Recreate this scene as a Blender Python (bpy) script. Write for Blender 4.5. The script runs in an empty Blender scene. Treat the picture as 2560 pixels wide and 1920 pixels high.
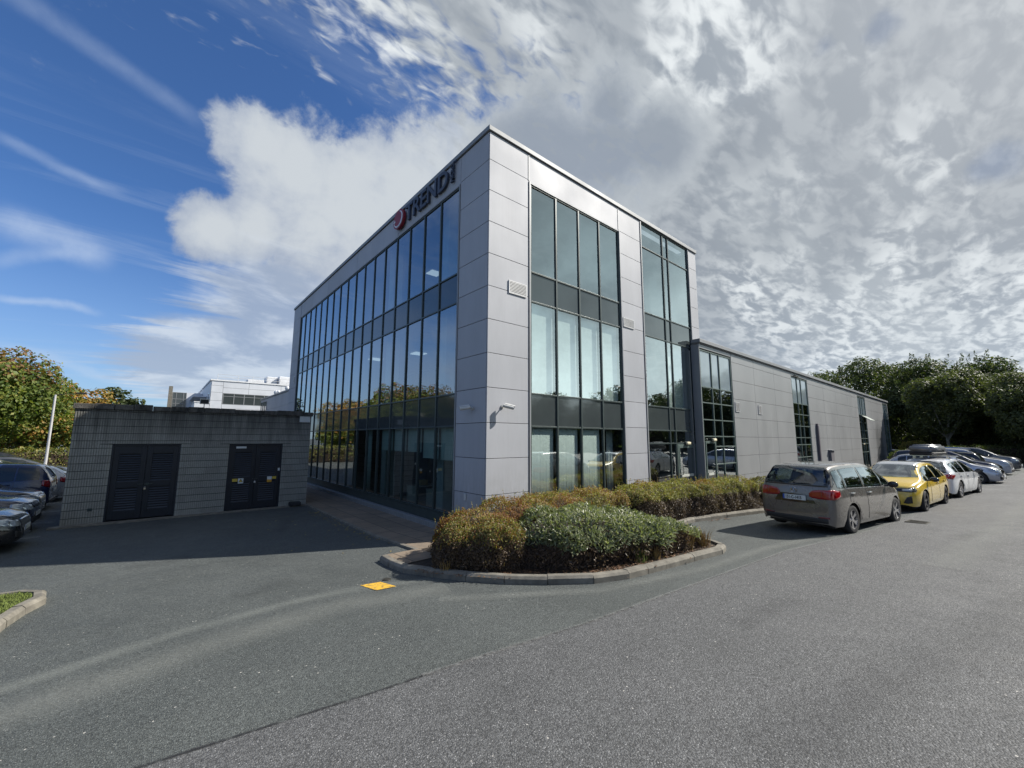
import bpy, bmesh, math, random
from mathutils import Vector, Matrix, noise
from mathutils.bvhtree import BVHTree
R_ = random.Random(7)
sc = bpy.context.scene
COL = sc.collection
PI = math.pi

# ------------------------------------------------------------------ helpers
def srgb(r, g, b):
    f = lambda c: (c/255/12.92) if c/255 <= .04045 else ((c/255+.055)/1.055)**2.4
    return (f(r), f(g), f(b), 1)

def newmesh(name, verts, faces, mat=None, parent=None, mats=None, fmat=None, smooth=False, sharp=35):
    me = bpy.data.meshes.new(name)
    me.from_pydata([tuple(v) for v in verts], [], faces)
    me.update()
    for m in (mats or ([mat] if mat else [])):
        me.materials.append(m)
    if fmat:
        me.polygons.foreach_set('material_index', fmat)
    if smooth:
        me.polygons.foreach_set('use_smooth', [True]*len(me.polygons))
        try: me.set_sharp_from_angle(angle=math.radians(sharp))
        except Exception: pass
    o = bpy.data.objects.new(name, me)
    COL.objects.link(o)
    if parent: o.parent = parent
    return o

class MB:
    """collects boxes and loose faces, builds ONE mesh object"""
    def __init__(s): s.v = []; s.f = []; s.m = []; s.cur = 0
    def quad(s, a, b, c, d):
        n = len(s.v); s.v += [a, b, c, d]; s.f.append((n, n+1, n+2, n+3)); s.m.append(s.cur)
    def tri(s, a, b, c):
        n = len(s.v); s.v += [a, b, c]; s.f.append((n, n+1, n+2)); s.m.append(s.cur)
    def box(s, x0, x1, y0, y1, z0, z1, bev=0.0):
        if x0 > x1: x0, x1 = x1, x0
        if y0 > y1: y0, y1 = y1, y0
        if z0 > z1: z0, z1 = z1, z0
        n = len(s.v)
        s.v += [(x0,y0,z0),(x1,y0,z0),(x1,y1,z0),(x0,y1,z0),(x0,y0,z1),(x1,y0,z1),(x1,y1,z1),(x0,y1,z1)]
        for q in ((0,3,2,1),(4,5,6,7),(0,1,5,4),(1,2,6,5),(2,3,7,6),(3,0,4,7)):
            s.f.append(tuple(n+i for i in q)); s.m.append(s.cur)
    def prism(s, poly, z0, z1):
        """poly: list of (x,y) ccw"""
        n = len(s.v); k = len(poly)
        s.v += [(p[0], p[1], z0) for p in poly] + [(p[0], p[1], z1) for p in poly]
        s.f.append(tuple(n+i for i in reversed(range(k)))); s.m.append(s.cur)
        s.f.append(tuple(n+k+i for i in range(k))); s.m.append(s.cur)
        for i in range(k):
            j = (i+1) % k
            s.f.append((n+i, n+j, n+k+j, n+k+i)); s.m.append(s.cur)
    def tube(s, a, b, r0, r1=None, seg=10, caps=True):
        r1 = r0 if r1 is None else r1
        a = Vector(a); b = Vector(b); d = (b-a).normalized()
        t = Vector((0,0,1)) if abs(d.z) < .9 else Vector((1,0,0))
        u = d.cross(t).normalized(); w = d.cross(u)
        n = len(s.v)
        for p, r in ((a, r0), (b, r1)):
            for i in range(seg):
                an = 2*PI*i/seg
                s.v.append(tuple(p+u*math.cos(an)*r+w*math.sin(an)*r))
        for i in range(seg):
            j = (i+1) % seg
            s.f.append((n+j, n+i, n+seg+i, n+seg+j)); s.m.append(s.cur)
        if caps:
            s.f.append(tuple(n+i for i in range(seg))); s.m.append(s.cur)
            s.f.append(tuple(n+seg+i for i in reversed(range(seg)))); s.m.append(s.cur)
    def build(s, name, mat=None, parent=None, mats=None, smooth=False, sharp=35, bevel=0):
        o = newmesh(name, s.v, s.f, mat, parent, mats, s.m if mats else None, smooth, sharp)
        if bevel:
            md = o.modifiers.new('bevel', 'BEVEL'); md.width = bevel; md.segments = 2; md.limit_method = 'ANGLE'
        return o

def tag(o, label=None, cat=None, group=None, kind=None):
    if label: o['label'] = label
    if cat: o['category'] = cat
    if group: o['group'] = group
    if kind: o['kind'] = kind
    return o
def thing(name, loc, label, cat, rz=0, group=None):
    o = bpy.data.objects.new(name, None); COL.objects.link(o)
    o.location = loc; o.rotation_euler = (0, 0, rz); o.empty_display_size = .2
    return tag(o, label, cat, group)
def copy_tree(o, parent=None):
    c = o.copy(); COL.objects.link(c)
    if parent: c.parent = parent
    for ch in list(o.children): copy_tree(ch, c)
    return c

def zg(y):
    t = min(1, max(0, (2.5-y)/11.5)); return -0.5+0.5*t

def textmesh(body, size, extrude, offset=0.0):
    cu = bpy.data.curves.new('t', 'FONT'); cu.body = body; cu.size = size
    cu.extrude = extrude; cu.offset = offset; cu.align_x = 'LEFT'
    ob = bpy.data.objects.new('t', cu); COL.objects.link(ob)
    dg = bpy.context.evaluated_depsgraph_get(); dg.update()
    me = bpy.data.meshes.new_from_object(ob.evaluated_get(dg))
    vs = [v.co.copy() for v in me.vertices]; fs = [tuple(p.vertices) for p in me.polygons]
    bpy.data.objects.remove(ob); bpy.data.curves.remove(cu); bpy.data.meshes.remove(me)
    return vs, fs

# ------------------------------------------------------------------ materials
class NT:
    def __init__(s, name):
        s.mat = bpy.data.materials.new(name); s.mat.use_nodes = True
        s.t = s.mat.node_tree; s.t.nodes.clear()
        s.out = s.t.nodes.new('ShaderNodeOutputMaterial')
    def n(s, typ, **kw):
        nd = s.t.nodes.new(typ)
        ins = kw.pop('ins', {})
        for k, v in kw.items(): setattr(nd, k, v)
        for k, v in ins.items():
            if hasattr(v, 'is_linked') or isinstance(v, bpy.types.NodeSocket): s.t.links.new(v, nd.inputs[k])
            else: nd.inputs[k].default_value = v
        return nd
    def l(s, a, b): s.t.links.new(a, b)
    def coord(s, kind='Object', scale=(1,1,1)):
        tc = s.n('ShaderNodeTexCoord'); mp = s.n('ShaderNodeMapping', ins={'Vector': tc.outputs[kind], 'Scale': scale})
        return mp.outputs[0]
    def geo(s, scale=(1,1,1)):
        g = s.n('ShaderNodeNewGeometry'); mp = s.n('ShaderNodeMapping', ins={'Vector': g.outputs['Position'], 'Scale': scale})
        return mp.outputs[0]
    def noise(s, vec, scale, detail=4, rough=.55, dist=0):
        return s.n('ShaderNodeTexNoise', ins={'Vector': vec, 'Scale': scale, 'Detail': detail, 'Roughness': rough, 'Distortion': dist}).outputs['Fac']
    def ramp(s, fac, stops):
        r = s.n('ShaderNodeValToRGB', ins={'Fac': fac}); e = r.color_ramp.elements
        while len(e) < len(stops): e.new(.5)
        for k, (p, c) in enumerate(stops):
            e[k].position = p; e[k].color = c if len(c) == 4 else (*c, 1)
        return r.outputs['Color']
    def mr(s, v, a, b, c=0., d=1., smooth=False):
        m = s.n('ShaderNodeMapRange', ins={'Value': v, 'From Min': a, 'From Max': b, 'To Min': c, 'To Max': d})
        if smooth: m.interpolation_type = 'SMOOTHSTEP'
        return m.outputs['Result']
    def math(s, op, a, b=0.):
        m = s.n('ShaderNodeMath', operation=op); 
        for i, v in enumerate((a, b)):
            if isinstance(v, (int, float)): m.inputs[i].default_value = v
            else: s.l(v, m.inputs[i])
        return m.outputs[0]
    def mix(s, f, a, b, blend='MIX'):
        m = s.n('ShaderNodeMix', data_type='RGBA', blend_type=blend)
        for i, v in ((0, f), (6, a), (7, b)):
            if isinstance(v, bpy.types.NodeSocket): s.l(v, m.inputs[i])
            elif i == 0: m.inputs[0].default_value = v
            else: m.inputs[i].default_value = v if len(v) == 4 else (*v, 1)
        return m.outputs[2]
    def bump(s, h, strength=.3, dist=.01):
        return s.n('ShaderNodeBump', ins={'Height': h, 'Strength': strength, 'Distance': dist}).outputs[0]
    def pbr(s, color, rough=.5, metal=0., normal=None, spec=None, coat=0., **kw):
        p = s.n('ShaderNodeBsdfPrincipled')
        def st(k, v):
            if isinstance(v, bpy.types.NodeSocket): s.l(v, p.inputs[k])
            else: p.inputs[k].default_value = v
        st('Base Color', color if isinstance(color, bpy.types.NodeSocket) or len(color) == 4 else (*color, 1))
        st('Roughness', rough); st('Metallic', metal)
        if normal is not None: s.l(normal, p.inputs['Normal'])
        if spec is not None: st('Specular IOR Level', spec)
        if coat: st('Coat Weight', coat); st('Coat Roughness', .04)
        for k, v in kw.items(): st(k, v)
        s.l(p.outputs[0], s.out.inputs[0]); return p
def simple(name, col, rough=.5, metal=0., coat=0., var=.12, vscale=3., bump=0., **kw):
    m = NT(name); g = m.coord('Object')
    n = m.noise(g, vscale, 6)
    c = m.mix(m.mr(n, .3, .7), tuple(x*(1-var) for x in col[:3]), tuple(min(1, x*(1+var)) for x in col[:3]))
    nm = m.bump(m.noise(g, vscale*12, 3), bump, .003) if bump else None
    m.pbr(c, rough, metal, nm, coat=coat, **kw); return m.mat

M = {}
def mk_cladding(name, base, metal=.45, rough=.42):
    m = NT(name); g = m.geo()
    n = m.noise(m.geo((.6,.6,.25)), 1.6, 5, .6); n2 = m.noise(m.geo((9,9,.5)), 1.3, 4)
    d = m.noise(g, .35, 3)
    c = m.mix(m.mr(n, .3, .75), tuple(x*.90 for x in base), tuple(x*1.05 for x in base))
    ri = m.n('ShaderNodeNewGeometry').outputs['Random Per Island']; kk = m.mr(ri, 0, 1, .96, 1.03); c = m.mix(1., c, m.n('ShaderNodeCombineColor', ins={0: kk, 1: kk, 2: kk}).outputs[0], 'MULTIPLY')
    c = m.mix(m.mr(n2, .52, .8, 0, .22), c, tuple(x*.7 for x in base))
    zz_ = m.n('ShaderNodeSeparateXYZ', ins={0: g}).outputs[2]; c = m.mix(m.math('MULTIPLY', m.mr(zz_, 1.5, -.3, 0, .5), m.mr(m.noise(m.geo((4,4,1.2)), 2.2, 5, .65), .40, .65)), c, (.17,.165,.15))
    r = m.mr(d, .3, .7, rough-.05, rough+.1)
    nm = m.bump(m.noise(g, 1.1, 2), .12, .02)
    m.pbr(c, r, metal, nm); return m.mat
M['clad'] = mk_cladding('cladding_silver', (.395,.403,.430), .04, .58)
M['clad_wing'] = None
m = NT('cladding_wing')
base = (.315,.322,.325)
g = m.geo(); x = m.n('ShaderNodeSeparateXYZ', ins={0: g}).outputs
n = m.noise(m.geo((.6,.6,.25)), 1.6, 5, .6)
c = m.mix(m.mr(n, .3, .75), tuple(v*.92 for v in base), tuple(v*1.04 for v in base))
# long dark plume on the far panels, widening to the ground
warp = m.noise(m.geo((.5,.5,.18)), 1.4, 6, .6)
warp2 = m.noise(m.geo((1.6,1,.25)), 1.8, 6, .7)
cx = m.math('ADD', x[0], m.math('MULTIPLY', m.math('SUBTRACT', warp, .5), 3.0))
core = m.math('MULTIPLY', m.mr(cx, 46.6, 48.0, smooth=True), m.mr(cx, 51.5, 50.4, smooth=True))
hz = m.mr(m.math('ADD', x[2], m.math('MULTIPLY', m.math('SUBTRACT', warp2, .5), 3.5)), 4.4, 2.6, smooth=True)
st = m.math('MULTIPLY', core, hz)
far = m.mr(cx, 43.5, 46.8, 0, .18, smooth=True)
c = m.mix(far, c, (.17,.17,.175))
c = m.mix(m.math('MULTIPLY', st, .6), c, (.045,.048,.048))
ml = m.math('MULTIPLY', m.mr(m.noise(m.geo((2.2,1,.08)), 2.5, 3), .62, .8, 0, .5), m.mr(x[2], 5.0, 2.0))
c = m.mix(ml, c, (.50,.50,.50))
m.pbr(c, m.mr(n, .3, .7, .42, .52), .15, m.bump(m.noise(g, 1.1, 2), .12, .02)); M['clad_wing'] = m.mat
M['clad_trim'] = mk_cladding('trim_silver', (.27,.28,.29), .2, .5)
M['coping'] = mk_cladding('coping_silver', (.25,.26,.27), .15, .55)
M['joint'] = simple('joint_seal', (.03,.032,.035), .8)
M['frame'] = simple('frame_green_grey', (.045,.062,.060), .38, .15, var=.15)
M['frame_light'] = simple('frame_sage', (.10,.135,.12), .45, .1, var=.15)
M['slab'] = simple('concrete_interior', (.25,.25,.24), .9)
M['inwall'] = simple('interior_wall', (.16,.17,.17), .9)
M['indark'] = simple('interior_dark', (.035,.04,.045), .9)
M['ceil'] = simple('ceiling_tile', (.35,.36,.36), .9)
M['roof'] = simple('roof_membrane', (.16,.16,.16), .9)
M['white'] = simple('white_render', (.74,.75,.77), .55)
M['fabric'] = simple('blind_fabric', (.80,.86,.82), .9, var=.06, vscale=8)

def mk_glass(name, refl=.2, tint=(.42,.55,.53), wave=.15, rc=(.92,.96,1.0)):
    m = NT(name); g = m.geo()
    nm = m.bump(m.noise(g, .55, 2), wave, .05)
    tr = m.n('ShaderNodeBsdfTransparent', ins={'Color': (*tint, 1)})
    gl = m.n('ShaderNodeBsdfGlossy', ins={'Color': (*rc, 1), 'Roughness': .01, 'Normal': nm})
    lw = m.n('ShaderNodeLayerWeight', ins={'Blend': .5}).outputs['Facing']
    f = m.math('POWER', lw, 3.0)
    f = m.mr(f, 0, 1, refl, .95)
    mx = m.n('ShaderNodeMixShader', ins={0: f, 1: tr.outputs[0], 2: gl.outputs[0]})
    m.l(mx.outputs[0], m.out.inputs[0]); return m.mat
M['glass'] = mk_glass('window_glass', .34, (.84,.91,.90), rc=(.93,.98,.98))
M['glass_dark'] = mk_glass('window_glass_shade', .28, (.50,.64,.64), rc=(.90,.93,.95))
def mk_spandrel(name, col, refl=.12):
    m = NT(name); g = m.geo()
    nm = m.bump(m.noise(g, .8, 2), .08, .05)
    m.pbr(m.mix(m.mr(m.noise(g, 1.2, 4), .3, .7), tuple(x*.9 for x in col), tuple(x*1.1 for x in col)), .06, 0, nm, spec=.7, coat=.3); return m.mat
M['spandrel'] = mk_spandrel('spandrel_glass', (.055,.066,.068))
def emit(name, col, s):
    m = NT(name); e = m.n('ShaderNodeEmission', ins={'Color': (*col, 1), 'Strength': s}); m.l(e.outputs[0], m.out.inputs[0]); return m.mat
M['lamp'] = emit('lit_ceiling_lamp', (.95,.97,1.0), .55)

# asphalt
def mk_asphalt(name, dark, light, stone, sc_=85., warm=(1,1,1), seed=0.):
    m = NT(name); g = m.geo()
    mp = m.n('ShaderNodeMapping', ins={'Vector': g, 'Location': (seed, seed*.7, 0)}).outputs[0]
    v = m.n('ShaderNodeTexVoronoi', ins={'Vector': mp, 'Scale': sc_, 'Randomness': 1.})
    vc = m.n('ShaderNodeSeparateColor', ins={0: v.outputs['Color']}).outputs
    fine = m.noise(mp, 180, 3, .7)
    big = m.noise(mp, .45, 6, .6); mid = m.noise(mp, 2.3, 5, .6); pat = m.noise(mp, 13, 4, .65)
    col = m.mix(m.mr(big, .3, .7), dark, light)
    col = m.mix(m.mr(mid, .35, .7, 0, .45), col, tuple((a+b)*.62 for a, b in zip(dark, light)))
    col = m.mix(m.mr(pat, .3, .75, 0, .3), col, tuple(a*.7 for a in dark))
    # aggregate: every stone its own grey, some nearly white
    k = m.mr(vc[0], 0, 1, .55, 1.5)
    col = m.mix(1.0, col, m.n('ShaderNodeCombineColor', ins={0: k, 1: k, 2: k}).outputs[0], 'MULTIPLY')
    bright = m.math('MULTIPLY', m.mr(vc[1], .93, .975), m.mr(v.outputs['Distance'], .55, .35))
    col = m.mix(m.math('MULTIPLY', bright, .6), col, stone)
    gap = m.mr(v.outputs['Distance'], .45, .75, 0, .55)
    col = m.mix(gap, col, tuple(a*.35 for a in dark))
    # rare pale chips
    v2 = m.n('ShaderNodeTexVoronoi', ins={'Vector': mp, 'Scale': 9., 'Randomness': 1.})
    c2 = m.n('ShaderNodeSeparateColor', ins={0: v2.outputs['Color']}).outputs
    chip = m.math('MULTIPLY', m.mr(v2.outputs['Distance'], .085, .06), m.mr(c2[2], .72, .74))
    col = m.mix(chip, col, (.48,.46,.42))
    h = m.math('ADD', m.math('MULTIPLY', v.outputs['Distance'], -1.), m.math('MULTIPLY', fine, .4))
    m.pbr(col, m.mr(mid, .3, .7, .62, .85), 0, m.bump(h, .75, .008), spec=.35); return m.mat
M['asphalt'] = mk_asphalt('asphalt_car_park', (.072,.080,.077), (.110,.120,.116), (.33,.34,.32), 95)
M['road'] = mk_asphalt('asphalt_road', (.092,.094,.095), (.134,.136,.137), (.42,.42,.42), 80, seed=3.1)
m = NT('paving'); g = m.geo()
br = m.n('ShaderNodeTexBrick', ins={'Vector': m.n('ShaderNodeMapping', ins={'Vector': g, 'Rotation': (0,0,PI/2)}).outputs[0], 'Color1': (.20,.155,.11,1), 'Color2': (.25,.195,.14,1), 'Mortar': (.07,.055,.04,1), 'Scale': 1., 'Mortar Size': .012, 'Brick Width': .9, 'Row Height': .6})
cc = m.mix(m.mr(m.noise(g, 3, 6), .35, .7, 0, .5), br.outputs['Color'], (.10,.088,.072))
m.pbr(cc, .85, 0, m.bump(m.math('ADD', m.noise(g, 60, 3), br.outputs['Fac']), .3, .004)); M['paving'] = m.mat
m = NT('kerb_concrete'); g = m.geo()
cc = m.mix(m.mr(m.noise(g, 5, 7, .65), .35, .7), (.13,.12,.10), (.26,.24,.20))
cc = m.mix(m.mr(m.noise(g, 40, 4, .7), .55, .75, 0, .7), cc, (.09,.085,.065))
m.pbr(cc, .9, 0, m.bump(m.noise(g, 70, 5, .7), .5, .006)); M['kerb'] = m.mat
m = NT('soil'); g = m.geo()
m.pbr(m.mix(m.mr(m.noise(g, 14, 6, .7), .3, .7), (.018,.013,.009), (.06,.045,.03)), .95, 0, m.bump(m.noise(g, 20, 6, .7), 1., .03)); M['soil'] = m.mat
m = NT('verge_grass'); g = m.geo()
m.pbr(m.mix(m.mr(m.noise(g, 3, 7, .7), .3, .7), (.035,.055,.014), (.10,.12,.03)), .95, 0, m.bump(m.noise(g, 30, 5), .8, .03)); M['grass'] = m.mat
# ------------------------------------------------------------------ ground
def ground_sheet(name, poly_rows, mat, dz, kind='structure'):
    """poly_rows: list of (y, x0, x1)"""
    v = []; f = []
    for k, (y, x0, x1) in enumerate(poly_rows):
        v += [(x0, y, zg(y)+dz), (x1, y, zg(y)+dz)]
        if k: f.append((2*k-2, 2*k-1, 2*k+1, 2*k))
    return tag(newmesh(name, v, f, mat), kind=kind)
ground_sheet('ground', [(-900,-900,900),(-60,-900,900),(-9,-900,900),(2.5,-900,900),(60,-900,900),(900,-900,900)], M['asphalt'], 0)
# road surface south of the tarmac seam
seam = [(-60,-3.0),(-14,-3.9),(-6.25,-4.36),(-4.57,-4.60),(-3.75,-4.68),(-2.01,-4.94),(3.65,-5.42),(7.51,-6.2),(20.8,-7.4),(33.3,-8.7),(60,-11.6),(120,-18)]
def seam_y(x):
    for (a, b), (c, d) in zip(seam, seam[1:]):
        if a <= x <= c: return b+(d-b)*(x-a)/(c-a)
    return seam[-1][1]
v = []; f = []; xs = [-60+i*.5 for i in range(361)]
for i, x in enumerate(xs):
    y = seam_y(x)+.02*noise.noise(Vector((x*1.3, 0, 0)))+.02*noise.noise(Vector((x*6, 3, 0)))
    ys = [y, min(y-.4, -9.0), -16.0] if y > -9 else [y, y-.5, -20]
    for yy in ys: v.append((x, yy, zg(yy)+.005))
    if i:
        for k in range(2): a = (i-1)*3+k; f.append((a, a+1, a+4, a+3))
tag(newmesh('road', v, f, M['road']), kind='structure')

def strip(name, pts, width, mat, dz, label=None, kind='structure', parent=None):
    """flat ribbon following (x,y) points with uv across"""
    v = []; f = []; uv = []
    # densify
    P = []
    for k in range(len(pts)-1):
        a = Vector(pts[k]); b = Vector(pts[k+1]); n = max(1, int((b-a).length/.25))
        for j in range(n): P.append(a.lerp(b, j/n))
    P.append(Vector(pts[-1])); L = 0
    for k, p in enumerate(P):
        t = (P[min(k+1, len(P)-1)]-P[max(k-1, 0)]).normalized(); nn = Vector((-t.y, t.x))
        if k: L += (p-P[k-1]).length
        for s in (-1, 0, 1):
            q = p+nn*s*width/2; v.append((q.x, q.y, zg(q.y)+dz)); uv.append((L, (s+1)/2))
        if k:
            a = (k-1)*3
            f += [(a, a+3, a+4, a+1), (a+1, a+4, a+5, a+2)]
    o = newmesh(name, v, f, mat, parent)
    ul = o.data.uv_layers.new(name='UVMap')
    for lp in o.data.loops: ul.data[lp.index].uv = uv[lp.vertex_index]
    if kind: tag(o, kind=kind)
    return o
def mk_decal(name, col, alpha, hard=False, nscale=18., rough=.8, cut=(.4,.65)):
    m = NT(name)
    uv = m.n('ShaderNodeTexCoord').outputs['UV']; sx = m.n('ShaderNodeSeparateXYZ', ins={0: uv}).outputs
    e = m.math('SUBTRACT', 1., m.math('MULTIPLY', m.math('ABSOLUTE', m.math('SUBTRACT', sx[1], .5)), 2.))
    e = m.mr(e, 0, .2 if hard else 1., smooth=True)
    g = m.geo(); nz = m.noise(g, nscale, 5, .7); nl = m.noise(g, .7, 3)
    a = m.math('MULTIPLY', e, m.mr(nz, cut[0], cut[1]))
    a = m.math('MULTIPLY', a, m.mr(nl, .3, .6, .45, 1.))
    a = m.math('MULTIPLY', a, alpha)
    p = m.pbr(col, rough); m.l(a, p.inputs['Alpha']); return m.mat
M['dust'] = mk_decal('tyre_dust', (.33,.34,.31), .42, nscale=30, cut=(.2,.8))
M['dust2'] = mk_decal('tyre_dust_pale', (.34,.36,.33), .46, nscale=30, cut=(.2,.8))
M['darkseam'] = mk_decal('tar_seam', (.012,.012,.014), 1., nscale=11, cut=(.38,.52))
M['paleseam'] = mk_decal('pale_seam', (.30,.30,.29), .6, nscale=22, cut=(.35,.65))
M['lineworn'] = mk_decal('worn_white_paint', (.62,.62,.58), .8, True, 40, cut=(.35,.6))
M['darkpatch'] = mk_decal('dark_wear', (.03,.032,.033), .20, nscale=6, cut=(.2,.7))
strip('seam_line', [(x, seam_y(x)) for x in (-7.5,-6.25,-5.5,-4.57,-3.75,-3,-2.2,-1.2)], .06, M['darkseam'], .0095)
strip('seam_line', [(x, seam_y(x)) for x in (-2.2,-1,.4,1.6,2.6,3.65)], .035, M['darkseam'], .0115)
strip('seam_line', [(x, seam_y(x)+.0) for x in (-4.2,-2,0,1,2.2,3.65,5,7.51,12,20.8,33)], .11, M['paleseam'], .0135)
strip('tyre_track', [(-9.2,-2.9),(-7.29,-2.1),(-5.9,-1.6),(-4.6,-1.42),(-3.6,-1.5),(-2.4,-1.95)], .44, M['dust2'], .0060)
strip('tyre_track', [(-8.6,-3.2),(-6.9,-2.7),(-5.3,-2.25),(-4.0,-2.1),(-2.6,-2.5)], 1.0, M['dust'], .0075)
strip('tyre_track', [(-3.0,-2.9),(-1,-4.3),(1.2,-4.85),(3.5,-5.05),(6,-5.6)], .42, M['dust'], .0160)
strip('wear_band', [(4,-7.6),(10,-8.2),(20,-9.2),(36,-10.8)], 1.0, M['dust'], .0180)
strip('wear_band', [(-3,-7.2),(4,-8.9),(12,-10.2),(30,-12)], .9, M['darkpatch'], .0200)

for a_, b_, w_ in (((-5.2,-.6),(-4.3,-.2),.7),((-6.6,3.0),(-5.6,3.3),.9),((-.9,-6.2),(.6,-6.4),.55),((7.0,-7.6),(8.6,-7.9),.6),((3.6,-4.0),(4.6,-4.2),.5),((-3.6,4.6),(-3.0,6.4),.6),((13.2,-5.6),(14.2,-5.8),.7)):
    strip('oil_stain', [a_, b_], w_, M['darkpatch'], .0225)
# bay lines
for pts in (((16.05,-6.6),(16.4,-5.0)), ((21.9,-8.1),(22.0,-5)), ((24.6,-8.5),(24.7,-5)), ((27.3,-8.7),(27.4,-5)), ((30,-9.0),(30.1,-5)), ((32.7,-9.2),(32.8,-5)), ((35.4,-9.4),(35.5,-5)),
            ((-8.42,7.98),(-14,8.3)), ((-8.6,10.6),(-14,10.8)), ((-8.7,13.2),(-14,13.3)), ((-8.7,15.8),(-14,15.9))):
    strip('bay_line', list(pts), .09, M['lineworn'], .0090)
# yellow painted square with a small lid
m = NT('yellow_paint'); g = m.geo()
m.pbr(m.mix(m.mr(m.noise(g, 16, 6, .8), .47, .62, 0, .85), (.72,.42,.035), (.10,.09,.07)), .75, 0, m.bump(m.noise(g, 90, 4), .4, .004)); M['yellow'] = m.mat
b = MB(); yc = [(-3.58,-1.36),(-3.49,-1.80),(-3.17,-1.84),(-3.26,-1.42)]
b.v = [(x, y, zg(y)+.0085) for x, y in yc]; b.f = [(0,1,2,3)]; b.m = [0]
pk = b.build('painted_marker', M['yellow']); tag(pk, 'small yellow painted square on the tarmac near the kerb tip', 'ground marking')
b = MB(); b.tube((-3.12,-1.36,zg(-1.36)), (-3.12,-1.36,zg(-1.36)+.012), .075, .07, 14); b.tube((-3.12,-1.36,zg(-1.36)+.0125), (-3.12,-1.36,zg(-1.36)+.016), .05, .045, 14)
lid = b.build('stopcock_cover', simple('cast_iron', (.05,.048,.04), .7, .5, bump=.6)); tag(lid, 'little round iron cover beside the yellow painted square', 'drain cover')
# road gully
dr = thing('drain_grate', (9.45,-6.78,zg(-6.78)+.006), 'dark iron drain grate in the road behind the grey car', 'drain', -.1)
b = MB(); 
for y in (-.2,.2): b.box(-.24,.24,y-.02,y+.02,0,.012)
for x in (-.22,.22): b.box(x-.02,x+.02,-.18,.18,.0005,.0125)
b.build('frame', bpy.data.materials['cast_iron'], dr)
b = MB()
for i in range(7): b.box(-.17+i*.056-.008,-.17+i*.056+.012,-.178,.178,0,.010)
b.build('bars', bpy.data.materials['cast_iron'], dr)

# kerbs: individual stones merged per run, top 0.12 above ground
def kerb(name, pts, label, w=.14, h=.13, side=1, L=.62):
    """pts = outer foot line; stones laid on the left side (side=1)"""
    P = [Vector(p) for p in pts]; b = MB()
    seg = []
    for a, c in zip(P, P[1:]):
        n = max(1, round((c-a).length/L))
        for j in range(n): seg.append((a.lerp(c, j/n), a.lerp(c, (j+1)/n)))
    for i, (a, c) in enumerate(seg):
        t = (c-a).normalized(); nn = Vector((-t.y, t.x))*side
        a2 = a+t*.006; c2 = c-t*.006
        j = R_.uniform(-.006, .006); hh = h+R_.uniform(-.006, .006)
        prof = [(0+j, -.1), (0+j, hh-.045), (.035+j, hh-.006), (.05+j, hh), (w, hh), (w, -.1)]
        n0 = len(b.v)
        for p in (a2, c2):
            for (o_, z) in prof:
                q = p+nn*o_; b.v.append((q.x, q.y, zg(q.y)+z))
        k = len(prof)
        for q in range(k):
            r = (q+1) % k; fc = (n0+q, n0+r, n0+k+r, n0+k+q)
            b.f.append(fc if side < 0 else tuple(reversed(fc))); b.m.append(0)
        b.f.append(tuple(n0+q for q in range(k))); b.m.append(0)
        b.f.append(tuple(n0+k+q for q in reversed(range(k)))); b.m.append(0)
    o = b.build(name, M['kerb']); return tag(o, label, 'kerb')
K1 = [(-2.72,-.10),(-2.76,-.62),(-2.74,-1.18),(-2.47,-1.83),(-2.2,-2.42),(-1.83,-2.99),(-1.36,-3.52),(-.79,-4.0),(-.18,-4.25),(.76,-4.39),(1.6,-4.49),(2.5,-4.62),(2.9,-4.52),(3.13,-4.22),(3.2,-3.9),(3.6,-3.2),(4.4,-2.62),(5.3,-2.46),(5.75,-2.48),(7.11,-2.80),(8.56,-3.22),(10.3,-3.7),(11.6,-4.0)]
kerb('kerb', K1, 'curved concrete kerb around the planted bed at the building corner')
# bed soil
bp = [(x, y) for x, y in K1]
cb = [(11.6,-.42),(0,-.03),(-1.7,-.03),(-1.72,-.12)]
import mathutils.geometry as mg
def flat_poly(name, poly, mat, dz, kind='structure'):
    tris = mg.tessellate_polygon([[Vector((x, y, 0)) for x, y in poly]])
    bm = bmesh.new(); vs = [bm.verts.new((x, y, 0)) for x, y in poly]
    for t in tris:
        try: bm.faces.new([vs[i] for i in t])
        except ValueError: pass
    for yy in (-9.0, 2.5):
        bmesh.ops.bisect_plane(bm, geom=bm.verts[:]+bm.edges[:]+bm.faces[:], plane_co=(0, yy, 0), plane_no=(0, 1, 0))
    for v_ in bm.verts: v_.co.z = zg(v_.co.y)+dz
    bmesh.ops.recalc_face_normals(bm, faces=bm.faces[:])
    for f_ in bm.faces:
        if f_.normal.z < 0: f_.normal_flip()
    me = bpy.data.meshes.new(name); bm.to_mesh(me); bm.free(); me.materials.append(mat)
    o = bpy.data.objects.new(name, me); COL.objects.link(o); return tag(o, kind=kind)
inner = [(-2.6,-.12),(-2.62,-1.18),(-2.35,-1.78),(-2.08,-2.36),(-1.72,-2.9),(-1.27,-3.42),(-.73,-3.88),(-.15,-4.12),(.78,-4.26),(1.6,-4.36),(2.46,-4.49),(2.8,-4.41),(3.0,-4.18),(3.07,-3.86),(3.48,-3.1),(4.36,-2.49),(5.3,-2.32),(5.75,-2.34),(7.14,-2.66),(8.6,-3.08),(10.3,-3.55),(11.6,-3.85),(11.6,-.37),(11.1,-.37),(11.1,-.02),(0.0,-.02),(-1.72,-.02)]
flat_poly('planting_soil', inner, M['soil'], .09)
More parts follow.
